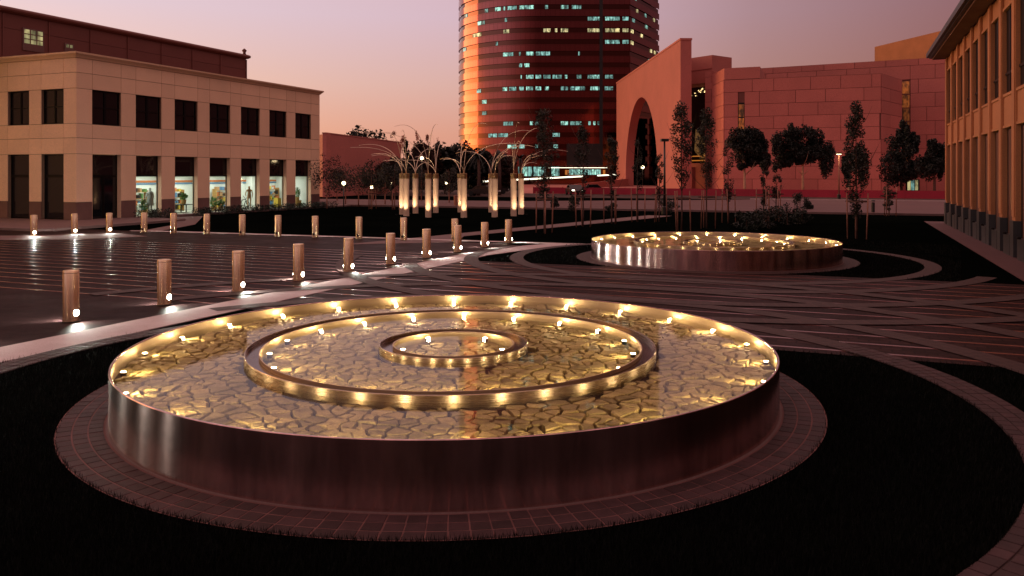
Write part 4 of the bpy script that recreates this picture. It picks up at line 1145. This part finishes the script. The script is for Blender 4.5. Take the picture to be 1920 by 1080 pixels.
for k, spans in {0: [(340, 378), (390, 402), (415, 472), (485, 575), (640, 660), (735, 782), (800, 860), (160, 176), (280, 300)], 1: [(400, 414), (895, 985), (1000, 1090), (1103, 1143), (236, 280)],
                 3: [(345, 359), (1000, 1090), (1103, 1143), (150, 168)], 4: [(388, 452), (485, 495), (527, 575), (585, 672), (840, 850)], 5: [(485, 505), (515, 550)],
                 6: [(495, 502), (527, 573), (582, 620), (630, 675), (685, 742), (760, 775), (830, 860), (895, 980), (1000, 1050)],
                 7: [(385, 415), (425, 470), (485, 515), (527, 570), (582, 620), (640, 665), (735, 780), (790, 882), (912, 985), (995, 1050), (230, 258)],
                 8: [(262, 292)], 10: [(390, 450), (550, 570), (580, 605), (735, 780), (790, 860), (900, 915), (930, 944), (955, 966)], 9: [(262, 292)], 11: [(685, 730), (300, 355), (360, 420)],
                 12: [(415, 470), (485, 520), (580, 600), (690, 720), (780, 830), (910, 975)], -2: [(500, 560), (700, 760)], -4: [(600, 680), (880, 940)], -6: [(420, 470), (1000, 1050)], -8: [(700, 780)]}.items():
    for a, b_ in spans: lit(k, a, b_)
for a, b_ in ((390, 428), (630, 675), (700, 715), (735, 780), (895, 970), (1000, 1090), (1103, 1143), (205, 260)): lit(2, a, b_, 'tower_warm')
for a, b_, k in ((1155, 1172, 2), (1155, 1172, 3), (1270, 1284, 3), (1295, 1306, 3), (1242, 1258, 1), (1215, 1228, 2), (1190, 1200, 0), (1240, 1250, 0), (1180, 1190, -1), (1290, 1300, 0), (1262, 1270, 4), (1165, 1180, 1)): lit(k, a, b_, 'tower_warm' if (a // 10) % 2 else 'tower_lit')
# lobby storey
lobbyband = tstrip('lobby_glass', .2, 5.6, .5, 'tower_glass', tower); bands[99] = lobbyband
def lobby_lit(xa, xb, z0, z1, mat):
    pa, pb = 820 + xa / 3.177, 820 + xb / 3.177
    n_ = max(1, round((pb - pa) / 8))
    for i in range(n_):
        q0, q1 = pa + (pb - pa) * (i + .05) / n_, pa + (pb - pa) * (i + .95) / n_
        h0, h1 = tower_hit(q0), tower_hit(q1)
        P0 = C((q0 - 960) / FPX * h0[0], h0[0] + .35); P1 = C((q1 - 960) / FPX * h1[0], h1[0] + .35)
        part('lobby_pane', MB().quad((P0.x, P0.y, z0), (P1.x, P1.y, z0), (P1.x, P1.y, z1), (P0.x, P0.y, z1)), mat, bands[99])
for a, b_ in ((180, 195), (300, 330), (350, 420), (480, 565), (572, 645), (680, 728)): lobby_lit(a, b_, 2.6, 5.4, 'tower_lit')
lobby_lit(785, 975, 3.0, 4.6, 'tower_lit'); 
part('entry_canopy_light', Ft.box(-15.5, 2.2, 5.02, 5.17, .4, .7), 'strip_lamp', tower)
part('entry_recess', Ft.box(-10, 1, 5.7, 12.4, .05, .12), 'black_metal', tower)
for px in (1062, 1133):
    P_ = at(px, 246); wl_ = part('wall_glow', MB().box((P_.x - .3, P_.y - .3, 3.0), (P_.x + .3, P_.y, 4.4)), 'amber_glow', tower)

# raised drive before the tower; headlight trails built as a glowing rail
ramp_ = thing('raised_drive', at(1000, 190), 'raised drive with a white glowing line below the tower', 'ramp')
Fd = Face(at(860, 150), at(1158, 205))
def rail(pxa, pxb, za, zb):
    a, b_ = Fd.at_px(pxa), Fd.at_px(pxb); mb = MB()
    mb.v = [Fd.P(a, za, 0), Fd.P(b_, zb, 0), Fd.P(b_, zb, .3), Fd.P(a, za, .3), Fd.P(a, za + .28, 0), Fd.P(b_, zb + .28, 0), Fd.P(b_, zb + .28, .3), Fd.P(a, za + .28, .3)]
    mb.f = [(3, 2, 1, 0), (4, 5, 6, 7), (0, 1, 5, 4), (1, 2, 6, 5), (2, 3, 7, 6), (3, 0, 4, 7)]; return mb
for a, b_ in ((872, 912), (914, 945), (949, 990), (993, 1024), (1027, 1092), (1120, 1154)):
    ya_, yb2 = 343 - (a - 875) * .052, 343 - (b_ - 875) * .052
    Fy = lambda px: (lambda u: -Fd.P(u, 0)[0] * ST + Fd.P(u, 0)[1] * CT)(Fd.at_px(px))
    part('glow_line', rail(a, b_, zat(ya_, Fy(a)), zat(yb2, Fy(b_))), 'strip_lamp', ramp_)
mb = MB(); a, b_ = Fd.at_px(1046), Fd.at_px(1160)
mb.v = [Fd.P(a, 0, 3), Fd.P(b_, 0, 3), Fd.P(b_, 2.0, 3), Fd.P(a, .6, 3), Fd.P(a, 0, 2.5), Fd.P(b_, 0, 2.5), Fd.P(b_, 2.0, 2.5), Fd.P(a, .6, 2.5)]
mb.f = [(0, 1, 2, 3), (7, 6, 5, 4), (0, 1, 5, 4), (1, 2, 6, 5), (2, 3, 7, 6), (3, 0, 4, 7)]
part('parapet', mb, 'red_granite', ramp_)

# low blank block behind the orchard
blank = thing('blank_block', at(612, 105), 'low blank rose-brown block behind the young trees', 'building')
q0, q1, q2 = at(560, 112), at(612, 100), at(752, 128)
Fq, Fp = Face(q0, q1), Face(q1, q2)
hb = zat(250.5, 100)
part('side_wall', Fq.box(0, Fq.L, 0, hb, -.5, 0), 'red_granite', blank)
part('front_wall', Fp.box(0, Fp.L, 0, hb, -.5, 0), 'brown_wall' if 'brown_wall' in MATS else 'red_granite', blank)
part('coping', Fp.box(-.05, Fp.L, hb, hb + .15, -.55, .05), 'red_granite', blank)

# ================================================================== TREES
def trunk_mb(h, r, rs, lean=.03, limbs=5, top=.95):
    mb = MB(); pts = []; x = y = 0
    for i in range(7):
        t = i / 6; pts.append((x, y, h * top * t)); x += rs.uniform(-lean, lean) * h / 6; y += rs.uniform(-lean, lean) * h / 6
    mb.tube(pts, [r * (1 - .85 * i / 6) for i in range(7)], 7)
    for i in range(limbs):
        b_ = pts[rs.randint(2, 5)]; a = rs.uniform(0, 6.28); L = h * rs.uniform(.12, .26)
        mb.tube([b_, (b_[0] + math.cos(a) * L * .5, b_[1] + math.sin(a) * L * .5, b_[2] + L * .45), (b_[0] + math.cos(a) * L * .8, b_[1] + math.sin(a) * L * .8, b_[2] + L)], [r * .35, r * .22, r * .07], 5)
    return mb
def poplar_clumps(h, w, rs, z0=.3, n=26, per=40, leaf=.055):
    cl = []
    for i in range(n):
        t = rs.random() ** .8; z = h * (z0 + (1 - z0) * t * .97)
        prof = math.sin(math.pi * min(1, .18 + .82 * (1 - t))) * (.55 + .45 * (1 - t)); rr = w * .5 * max(.15, prof)
        a = rs.uniform(0, 6.28); d_ = rr * rs.random() ** .5
        cl.append((int(per * rs.uniform(.5, 1.4)), (d_ * math.cos(a), d_ * math.sin(a), z), (w * .16, w * .16, h * .045), leaf))
    return cl
def round_clumps(zc, rx, rz, rs, n, per, leaf, sub=.35):
    cl = []
    for i in range(n):
        while True:
            p = [rs.uniform(-1, 1) for _ in range(3)]
            if sum(q * q for q in p) < 1: break
        cl.append((int(per * rs.uniform(.5, 1.4)), (p[0] * rx, p[1] * rx, zc + p[2] * rz), (rx * sub, rx * sub, rz * sub * .9), leaf))
    return cl
def stakes(root, h, n_, r, rs):
    me = MB().tube([(0, 0, 0), (0, 0, h)], .03, 6).mesh('stake', 'stake_wood', True)
    a0 = rs.uniform(0, 3)
    for i in range(n_):
        a = a0 + 2 * math.pi * i / n_; s = link('stake', me, root, (r * math.cos(a), r * math.sin(a), 0)); s.rotation_euler = (rs.uniform(-.03, .03), rs.uniform(-.03, .03), 0)
    link('tie', MB().lathe([(r, h * .8), (r + .01, h * .8 + .03), (r, h * .8 + .06)], 10).mesh('tie', 'bark'), root)
def poplar(px, py, topy, wpx, label, seed, dense=1.0, mat='leaf', stk=3, z0=.3):
    rs = random.Random(seed); g = onground(px, py); Y = FPX * CAMH / (py - 330); h = zat(topy, Y); w = wpx * Y / FPX
    t = thing('poplar_tree', g, label, 'tree', 'staked young poplars')
    link('trunk', trunk_mb(h, .045, rs, .02, 6).mesh('trunk', 'bark', True), t)
    link('crown', leafmesh('crown', poplar_clumps(h, w, rs, z0, int(52 * dense), 46, .052), mat, seed), t)
    if stk: stakes(t, 1.9, stk, .42, rs)
    return t
poplar(1021, 437, 204, 56, 'tall narrow staked poplar left of the far pool', 1, 1.2)
poplar(1093, 425, 232, 36, 'staked poplar just left of the great arch, nearer the far pool', 2, .8)
poplar(1147, 419, 254, 34, 'slim staked poplar against the left end of the arch wall', 3, .9)
poplar(1196, 416, 262, 26, 'thin sparse staked poplar in front of the great arch', 4, .45)
poplar(1236, 416, 285, 24, 'very thin staked sapling right of the great arch opening', 5, .35)
poplar(1278, 433, 192, 52, 'leafy tall staked poplar before the dark foyer recess', 6, 1.4, z0=.34)
poplar(1325, 428, 205, 48, 'leafy staked poplar right beside the taller foyer poplar', 7, 1.2, z0=.36)
poplar(1366, 418, 268, 30, 'thin staked poplar left of the round-crowned gum tree', 8, .5)
poplar(1432, 417, 300, 26, 'thin staked sapling right of the round-crowned gum tree', 9, .5)
poplar(1455, 414, 310, 24, 'thin staked sapling before the wide gum tree', 10, .45)
poplar(1606, 448, 190, 60, 'tall dense poplar with red stakes right of the lit street lamp', 12, 1.6, z0=.16)
poplar(1667, 405, 350, 34, 'short bushy staked sapling left of the lit doorway', 13, .5, z0=.2)
# gums before the hall
def gum(px, Y, topy, boty, blobs, label, seed, pale=True):
    rs = random.Random(seed); g = at(px, Y); h = zat(topy, Y); s = Y / FPX
    t = thing('gum_tree', g, label, 'tree', 'dark gum trees before the concert hall')
    r0 = C(1, 0)
    link('trunk', trunk_mb(h * .86, .22, rs, .03, 7).mesh('trunk', 'pale_bark' if pale else 'bark', True), t)
    cl = []
    for (dx, y_, rx, rz) in blobs:
        o = r0 * dx * s; zc = zat(y_, Y)
        rx *= rs.uniform(.85, 1.2); rz *= rs.uniform(.9, 1.25)
        for c_ in round_clumps(0, rx * s, rz * s, rs, 34, 85, .17, .40):
            cl.append((c_[0], (c_[1][0] + o.x, c_[1][1] + o.y, c_[1][2] + zc), c_[2], c_[3]))
    link('crown', leafmesh('crown', cl, 'dark_leaf', seed), t); return t
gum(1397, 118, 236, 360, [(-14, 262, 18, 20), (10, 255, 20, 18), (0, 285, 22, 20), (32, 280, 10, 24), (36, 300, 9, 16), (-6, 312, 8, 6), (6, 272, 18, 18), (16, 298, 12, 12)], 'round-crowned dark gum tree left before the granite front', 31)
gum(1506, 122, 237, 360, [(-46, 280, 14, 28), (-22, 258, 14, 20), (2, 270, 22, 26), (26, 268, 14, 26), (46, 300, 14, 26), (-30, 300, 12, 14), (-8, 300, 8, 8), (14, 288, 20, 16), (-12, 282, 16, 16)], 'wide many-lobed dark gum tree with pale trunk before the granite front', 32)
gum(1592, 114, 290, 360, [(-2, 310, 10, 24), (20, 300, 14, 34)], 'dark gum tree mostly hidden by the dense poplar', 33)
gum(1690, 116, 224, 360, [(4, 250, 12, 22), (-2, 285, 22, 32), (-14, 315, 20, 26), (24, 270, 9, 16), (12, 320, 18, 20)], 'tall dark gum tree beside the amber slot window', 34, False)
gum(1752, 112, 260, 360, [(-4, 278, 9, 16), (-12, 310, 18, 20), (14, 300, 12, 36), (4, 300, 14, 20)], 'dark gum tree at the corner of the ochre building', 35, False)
# orchard of round young trees
orch = [(613, 391, 288, 62, 'dense dark young tree touching the shop building corner'), (648, 383, 312, 44, 'young orchard tree behind the lit garden globe'), (672, 387, 305, 48, 'young orchard tree right of the lit garden globe'),
        (697, 392, 300, 44, 'staked young orchard tree in the middle of the grove'), (722, 383, 306, 40, 'small orchard tree further back in the grove'), (740, 393, 296, 44, 'staked orchard tree left of the glowing poles'),
        (632, 376, 318, 36, 'far orchard tree behind the shop corner'), (700, 377, 318, 34, 'far orchard tree before the blank block'), (760, 380, 312, 40, 'orchard tree behind the leftmost glowing poles'), (790, 377, 314, 36, 'orchard tree seen between the left glowing poles'),
        (842, 380, 312, 40, 'orchard tree between the left and middle glowing poles')]
for i, (px, py, ty, w, lab) in enumerate(orch):
    rs = random.Random(60 + i); g = onground(px, py); Y = FPX * CAMH / (py - 330); h = zat(ty, Y); wr = w * Y / FPX / 2
    t = thing('orchard_tree', g, lab, 'tree', 'young trees of the grove')
    link('trunk', trunk_mb(h * .9, .06, rs, .04, 6).mesh('trunk', 'stake_wood', True), t)
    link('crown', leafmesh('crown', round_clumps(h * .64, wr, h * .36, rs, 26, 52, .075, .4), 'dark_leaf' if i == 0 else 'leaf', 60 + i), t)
    if 'staked' in lab: stakes(t, 1.5, 3, .35, rs)
# backdrop trees
def backtree(name, px, Y, topy, w, label, seed, mat, kind='round', group='trees far behind the lawn'):
    rs = random.Random(seed); g = at(px, Y); h = zat(topy, Y); wr = w * Y / FPX / 2
    t = thing(name, g, label, 'tree', group)
    link('trunk', trunk_mb(h * .9, .16, rs, .02, 5).mesh('trunk', 'bark', True), t)
    if kind == 'round': cl = round_clumps(h * .62, wr, h * .38, rs, 30, 100, .34, .42)
    elif kind == 'cone':
        cl = []
        for i in range(30):
            tt = rs.random(); a = rs.uniform(0, 6.28); rr = wr * (1 - tt) * rs.random() ** .5
            cl.append((80, (rr * math.cos(a), rr * math.sin(a), h * (.12 + .86 * tt)), (wr * .3 * (1.1 - tt), wr * .3 * (1.1 - tt), h * .06), .22))
    else: cl = poplar_clumps(h, wr * 2, rs, .15, 26, 26, .2)
    link('crown', leafmesh('crown', cl, mat, seed), t); return t
backtree('spreading_pine', 684, 150, 238, 76, 'dark spreading tree rising behind the blank block', 80, 'dark_leaf', 'round')
for i, (px, ty, w, lab) in enumerate([(738, 246, 22, 'leftmost rosy poplar on the skyline'), (757, 250, 24, 'second rosy poplar on the skyline'), (782, 243, 16, 'tallest rosy poplar on the skyline'), (800, 252, 18, 'fourth rosy poplar on the skyline'), (822, 258, 16, 'rightmost rosy poplar on the skyline, left of the tower')]):
    backtree('skyline_poplar', px, 210, ty, w, lab, 90 + i, 'rose_lit_leaf', 'pop', 'rosy poplars on the skyline')
for i, (px, Y, ty, w, k_, m_, lab) in enumerate([(762, 130, 262, 34, 'cone', 'dark_leaf', 'dark cone-shaped tree left of the poles skyline'), (784, 135, 272, 40, 'round', 'brown_leaf', 'brown tree behind the left glowing poles'), (834, 120, 266, 60, 'round', 'dark_leaf', 'broad dark tree left of the tower base'),
        (805, 118, 285, 44, 'round', 'brown_leaf', 'low brown tree behind the left pole wands'), (868, 125, 268, 46, 'round', 'brown_leaf', 'brown tree at the left foot of the tower'), (900, 122, 286, 48, 'round', 'dark_leaf', 'dark tree before the gold side of the tower'),
        (940, 128, 290, 46, 'round', 'brown_leaf', 'brown tree behind the right glowing poles'), 
        (735, 118, 300, 50, 'round', 'brown_leaf', 'brown tree at the right end of the blank block'), (760, 112, 306, 50, 'round', 'dark_leaf', 'dark tree behind the leftmost glowing pole')]):
    backtree('backdrop_tree', px, Y, ty, w, lab, 110 + i, m_, k_)
def palm(px, Y, topy, label, seed):
    rs = random.Random(seed); g = at(px, Y); h = zat(topy + 14, Y); t = thing('palm_tree', g, label, 'tree', 'palms before the tower')
    link('trunk', MB().tube([(0, 0, 0), (.1, 0, h * .5), (0, .1, h)], [.28, .2, .18], 8).mesh('trunk', 'bark', True), t)
    mb = MB()
    for i in range(26):
        a = rs.uniform(0, 6.28); up = rs.uniform(-.2, 1.2); L = rs.uniform(1.4, 2.1); w = .16; P_ = []
        for s in range(6):
            q = s / 5; P_.append((math.cos(a) * L * q, math.sin(a) * L * q, h + L * (up * q - .95 * q * q)))
        for s in range(5):
            p, r_ = P_[s], P_[s + 1]; nx, ny = -math.sin(a) * w, math.cos(a) * w; q0, q1 = 1 - s / 5, 1 - (s + 1) / 5
            mb.quad((p[0] - nx * q0, p[1] - ny * q0, p[2]), (p[0] + nx * q0, p[1] + ny * q0, p[2]), (r_[0] + nx * q1, r_[1] + ny * q1, r_[2]), (r_[0] - nx * q1, r_[1] - ny * q1, r_[2]))
    link('crown', mb.mesh('crown', 'dark_leaf', False, fix=False), t)
palm(897, 108, 280, 'palm left of the middle pole wands', 1); palm(936, 110, 276, 'palm behind the right pole wands', 2); palm(975, 112, 284, 'palm right of the pole wands', 3); palm(918, 114, 290, 'short palm between the two taller ones', 4)
# shrubs
def shrub(px, py, wpx, hpx, label, seed, mat='hedge_leaf'):
    rs = random.Random(seed); g = onground(px, py); Y = FPX * CAMH / (py - 330); w = wpx * Y / FPX / 2; h = hpx * Y / FPX
    t = thing('shrub', g, label, 'shrub', 'dark shrubs on the lawn')
    link('foliage', leafmesh('foliage', round_clumps(h * .5, w, h * .5, rs, 16, 60, .06, .45), mat, seed), t)
    link('stem', MB().tube([(0, 0, 0), (0, 0, h * .6)], .03, 6).mesh('stem', 'bark'), t)
for i, (px, py, w, h, lab) in enumerate([(1400, 430, 50, 34, 'low dark shrub at the left of the shrub bank'), (1440, 428, 50, 42, 'dark shrub in the middle of the shrub bank'), (1476, 422, 44, 46, 'tall dark shrub at the right of the shrub bank'), (1504, 420, 30, 30, 'small dark shrub ending the bank'),
        (1500, 394, 26, 34, 'round clipped shrub before the road'), (1076, 396, 18, 30, 'cone-shaped shrub left of the arch wall'), (1040, 390, 14, 20, 'small dark shrub by the tall poplar stakes'), (1148, 398, 20, 16, 'small dark shrub below the arch wall end'), (1250, 400, 40, 30, 'dark shrub at the lamp post foot'), (1516, 392, 20, 14, 'tiny dark shrub right of the clipped one')]):
    shrub(px, py, w, h, lab, 200 + i)

# ================================================================== STREET FURNITURE
def lamp_post(px, py, topy, label, lit_, Yv=None):
    g = onground(px, py); Y = Yv or FPX * CAMH / (py - 330); 
    if Yv: g = at(px, Yv)
    h = zat(topy, Y); t = thing('lamp_post', g, label, 'street lamp')
    link('post', MB().tube([(0, 0, 0), (0, 0, h - .1)], [.09, .06], 10).mesh('post', 'black_metal' if not lit_ else 'stake_wood', True), t)
    link('base', MB().lathe([(.2, 0), (.2, .5), (.09, .55)], 12).mesh('base', 'black_metal', 'auto'), t)
    hd = link('head', MB().box((-.25, -.25, h - .12), (.25, .25, h + .06)).mesh('head', 'black_metal'), t); hd.rotation_euler.z = THETA
    if lit_:
        link('lens', MB().box((-.24, -.24, h - .16), (.24, .24, h - .121)).mesh('lens', 'globe'), t)
        light('POINT', 'street_light', t, (0, 0, h - .35), 60, (1, .75, .4), shadow_soft_size=.2)
    return t
lamp_post(1246, 402, 262, 'dark unlit shoebox lamp post right of the great arch', False)
lamp_post(1573, 373, 287, 'lit street lamp on a pole before the granite front', True)
def globe_lamp(px, py_head, Y, label, e=10, r=.16):
    g = at(px, Y); h = zat(py_head, Y); t = thing('globe_lamp', g, label, 'lamp', 'small lit globe lamps')
    link('post', MB().tube([(0, 0, 0), (0, 0, h - r)], .045, 8).mesh('post', 'black_metal', True), t)
    link('globe', MB().ball((0, 0, h), r, 14, 10).mesh('globe', 'globe', True), t)
    light('POINT', 'globe_light', t, (0, 0, h + r + .15), e, (1, .75, .4), shadow_soft_size=.1)
globe_lamp(644.5, 343.5, 62, 'lit globe lamp in the grove by the shop corner', 8, .14); globe_lamp(791, 296.5, 100, 'lit globe lamp above the left glowing poles', 10, .2)
globe_lamp(1205, 313.5, 150, 'lit lamp at the foot of the great arch', 40, .3); globe_lamp(697, 351, 75, 'dim lamp among the grove trees', 4, .14); globe_lamp(837, 343, 110, 'lit lamp between the left and middle glowing poles', 6, .16); globe_lamp(733, 344, 85, 'tiny lit lamp behind the right grove trees', 4, .1)
bx_ = thing('litter_bin', at(856, 72), 'squat brown litter bin on the lawn by the middle poles', 'bin')
link('bin', MB().lathe([(.22, 0), (.25, .8), (.22, .8), (.2, .5)], 14).mesh('bin', 'stake_wood', 'auto'), bx_); link('lid', MB().lathe([(.26, .8), (.24, .9), (.001, .95)], 14).mesh('lid', 'brown_panel', 'auto'), bx_)
sb_ = thing('path_light', onground(1637, 398), 'short dark bollard lamp beside the road at right', 'bollard')
link('post', MB().lathe([(.12, 0), (.12, .7), (.09, .72)], 12).mesh('post', 'black_metal', 'auto'), sb_); link('cap', MB().lathe([(.13, .78), (.13, .86), (.001, .9)], 12).mesh('cap', 'black_metal', 'auto'), sb_)
# parked cars
def car(px, Y, rz, label, lamps):
    t = thing('parked_car', at(px, Y), label, 'car', 'cars near the tower'); t.rotation_euler.z = rz
    bm = MB(); prof = [(-2.1, .35), (-2.15, .7), (-2.0, .88), (-1.2, .95), (-.7, 1.35), (.6, 1.4), (1.15, .95), (2.0, .82), (2.15, .6), (2.1, .35)]
    n_ = len(prof); bm.v = [(x, -.85, z) for x, z in prof] + [(x, .85, z) for x, z in prof]
    bm.f = [tuple(range(n_)), tuple(reversed(range(n_, 2 * n_)))] + [(i, (i + 1) % n_, n_ + (i + 1) % n_, n_ + i) for i in range(n_)]
    link('body', bm.mesh('body', 'car_paint'), t)
    for s in (-.856, .856): link('side_window', MB().quad((-1.0, s, .98), (.95, s, .98), (.5, s, 1.33), (-.62, s, 1.3)).mesh('side_window', 'dark_glass'), t)
    wm = MB().lathe([(.001, -.1), (.32, -.1), (.34, 0), (.32, .1), (.001, .1)], 16).mesh('wheel', 'rubber', 'auto')
    for x in (-1.35, 1.35):
        for s in (-.8, .8): link('wheel', wm, t, (x, s, .34)).rotation_euler = (R(90), 0, 0)
    for s in (-.6, .6): link('headlight', MB().box((2.08, s - .18, .6), (2.19, s + .18, .74)).mesh('headlight', 'head_lamp' if lamps else 'white_wall'), t)
car(1077, 112, R(-60), 'car with lit headlamps left of the arch wall', True); car(1112, 118, R(20), 'dark parked car behind the red barrier', False); car(925, 118, R(30), 'dark parked car left of the tower drive', False); car(905, 105, R(10), 'dark car behind the middle glowing pole', False)
# lamp beyond the left edge whose light falls on the shop's side wall
g = Vector((-47.5, 20, 0)); t = thing('lamp_post', g, 'tall street lamp standing left of the frame by the shop', 'street lamp')
link('post', MB().tube([(0, 0, 0), (0, 0, 7)], [.09, .06], 10).mesh('post', 'black_metal', True), t); link('head', MB().box((-.3, -.2, 7), (.3, .2, 7.15)).mesh('head', 'black_metal'), t)
link('lens', MB().box((-.28, -.18, 6.95), (.28, .18, 6.999)).mesh('lens', 'globe'), t)
light('POINT', 'street_light', t, (0, 0, 6.7), 900, (1, .78, .25), shadow_soft_size=.15)
# unseen blocks added to streak the steel's reflections; the long one blocks the sun
for i, (x0, x1, y0, y1, h_, m_, lab) in enumerate([(-14, -6, -42, -30, 9, 'red_granite', 'unseen red granite block added for reflections, left'), (2, 12, -46, -34, 11, 'cream_panel', 'unseen cream block added for reflections, centre'), (16, 34, -40, -28, 8, 'brown_panel', 'unseen brown block added for reflections, right'), (-46, -24, -44, -30, 10, 'ochre_stone', 'unseen ochre block added for reflections, far left'), (-66, -50, -28, 30.5, 12.5, 'cream_panel', 'long unseen cream block added beyond the left edge to block the sun')]):
    t = thing('added_block', (x0, y1, 0), lab, 'building', 'added blocks out of view')
    part('wall', MB().box((x0, y0, 0), (x1, y1, h_)), m_, t); part('roof_slab', MB().box((x0 - .4, y0 - .4, h_), (x1 + .4, y1 + .4, h_ + .4)), m_, t)
    for j in range(int((x1 - x0) / 2.5)): part('window', MB().box((x0 + .8 + 2.5 * j, y1 + .002, 1.2), (x0 + 2.0 + 2.5 * j, y1 + .06, h_ - 2)), 'dark_glass', t)
bpy.context.view_layer.update()
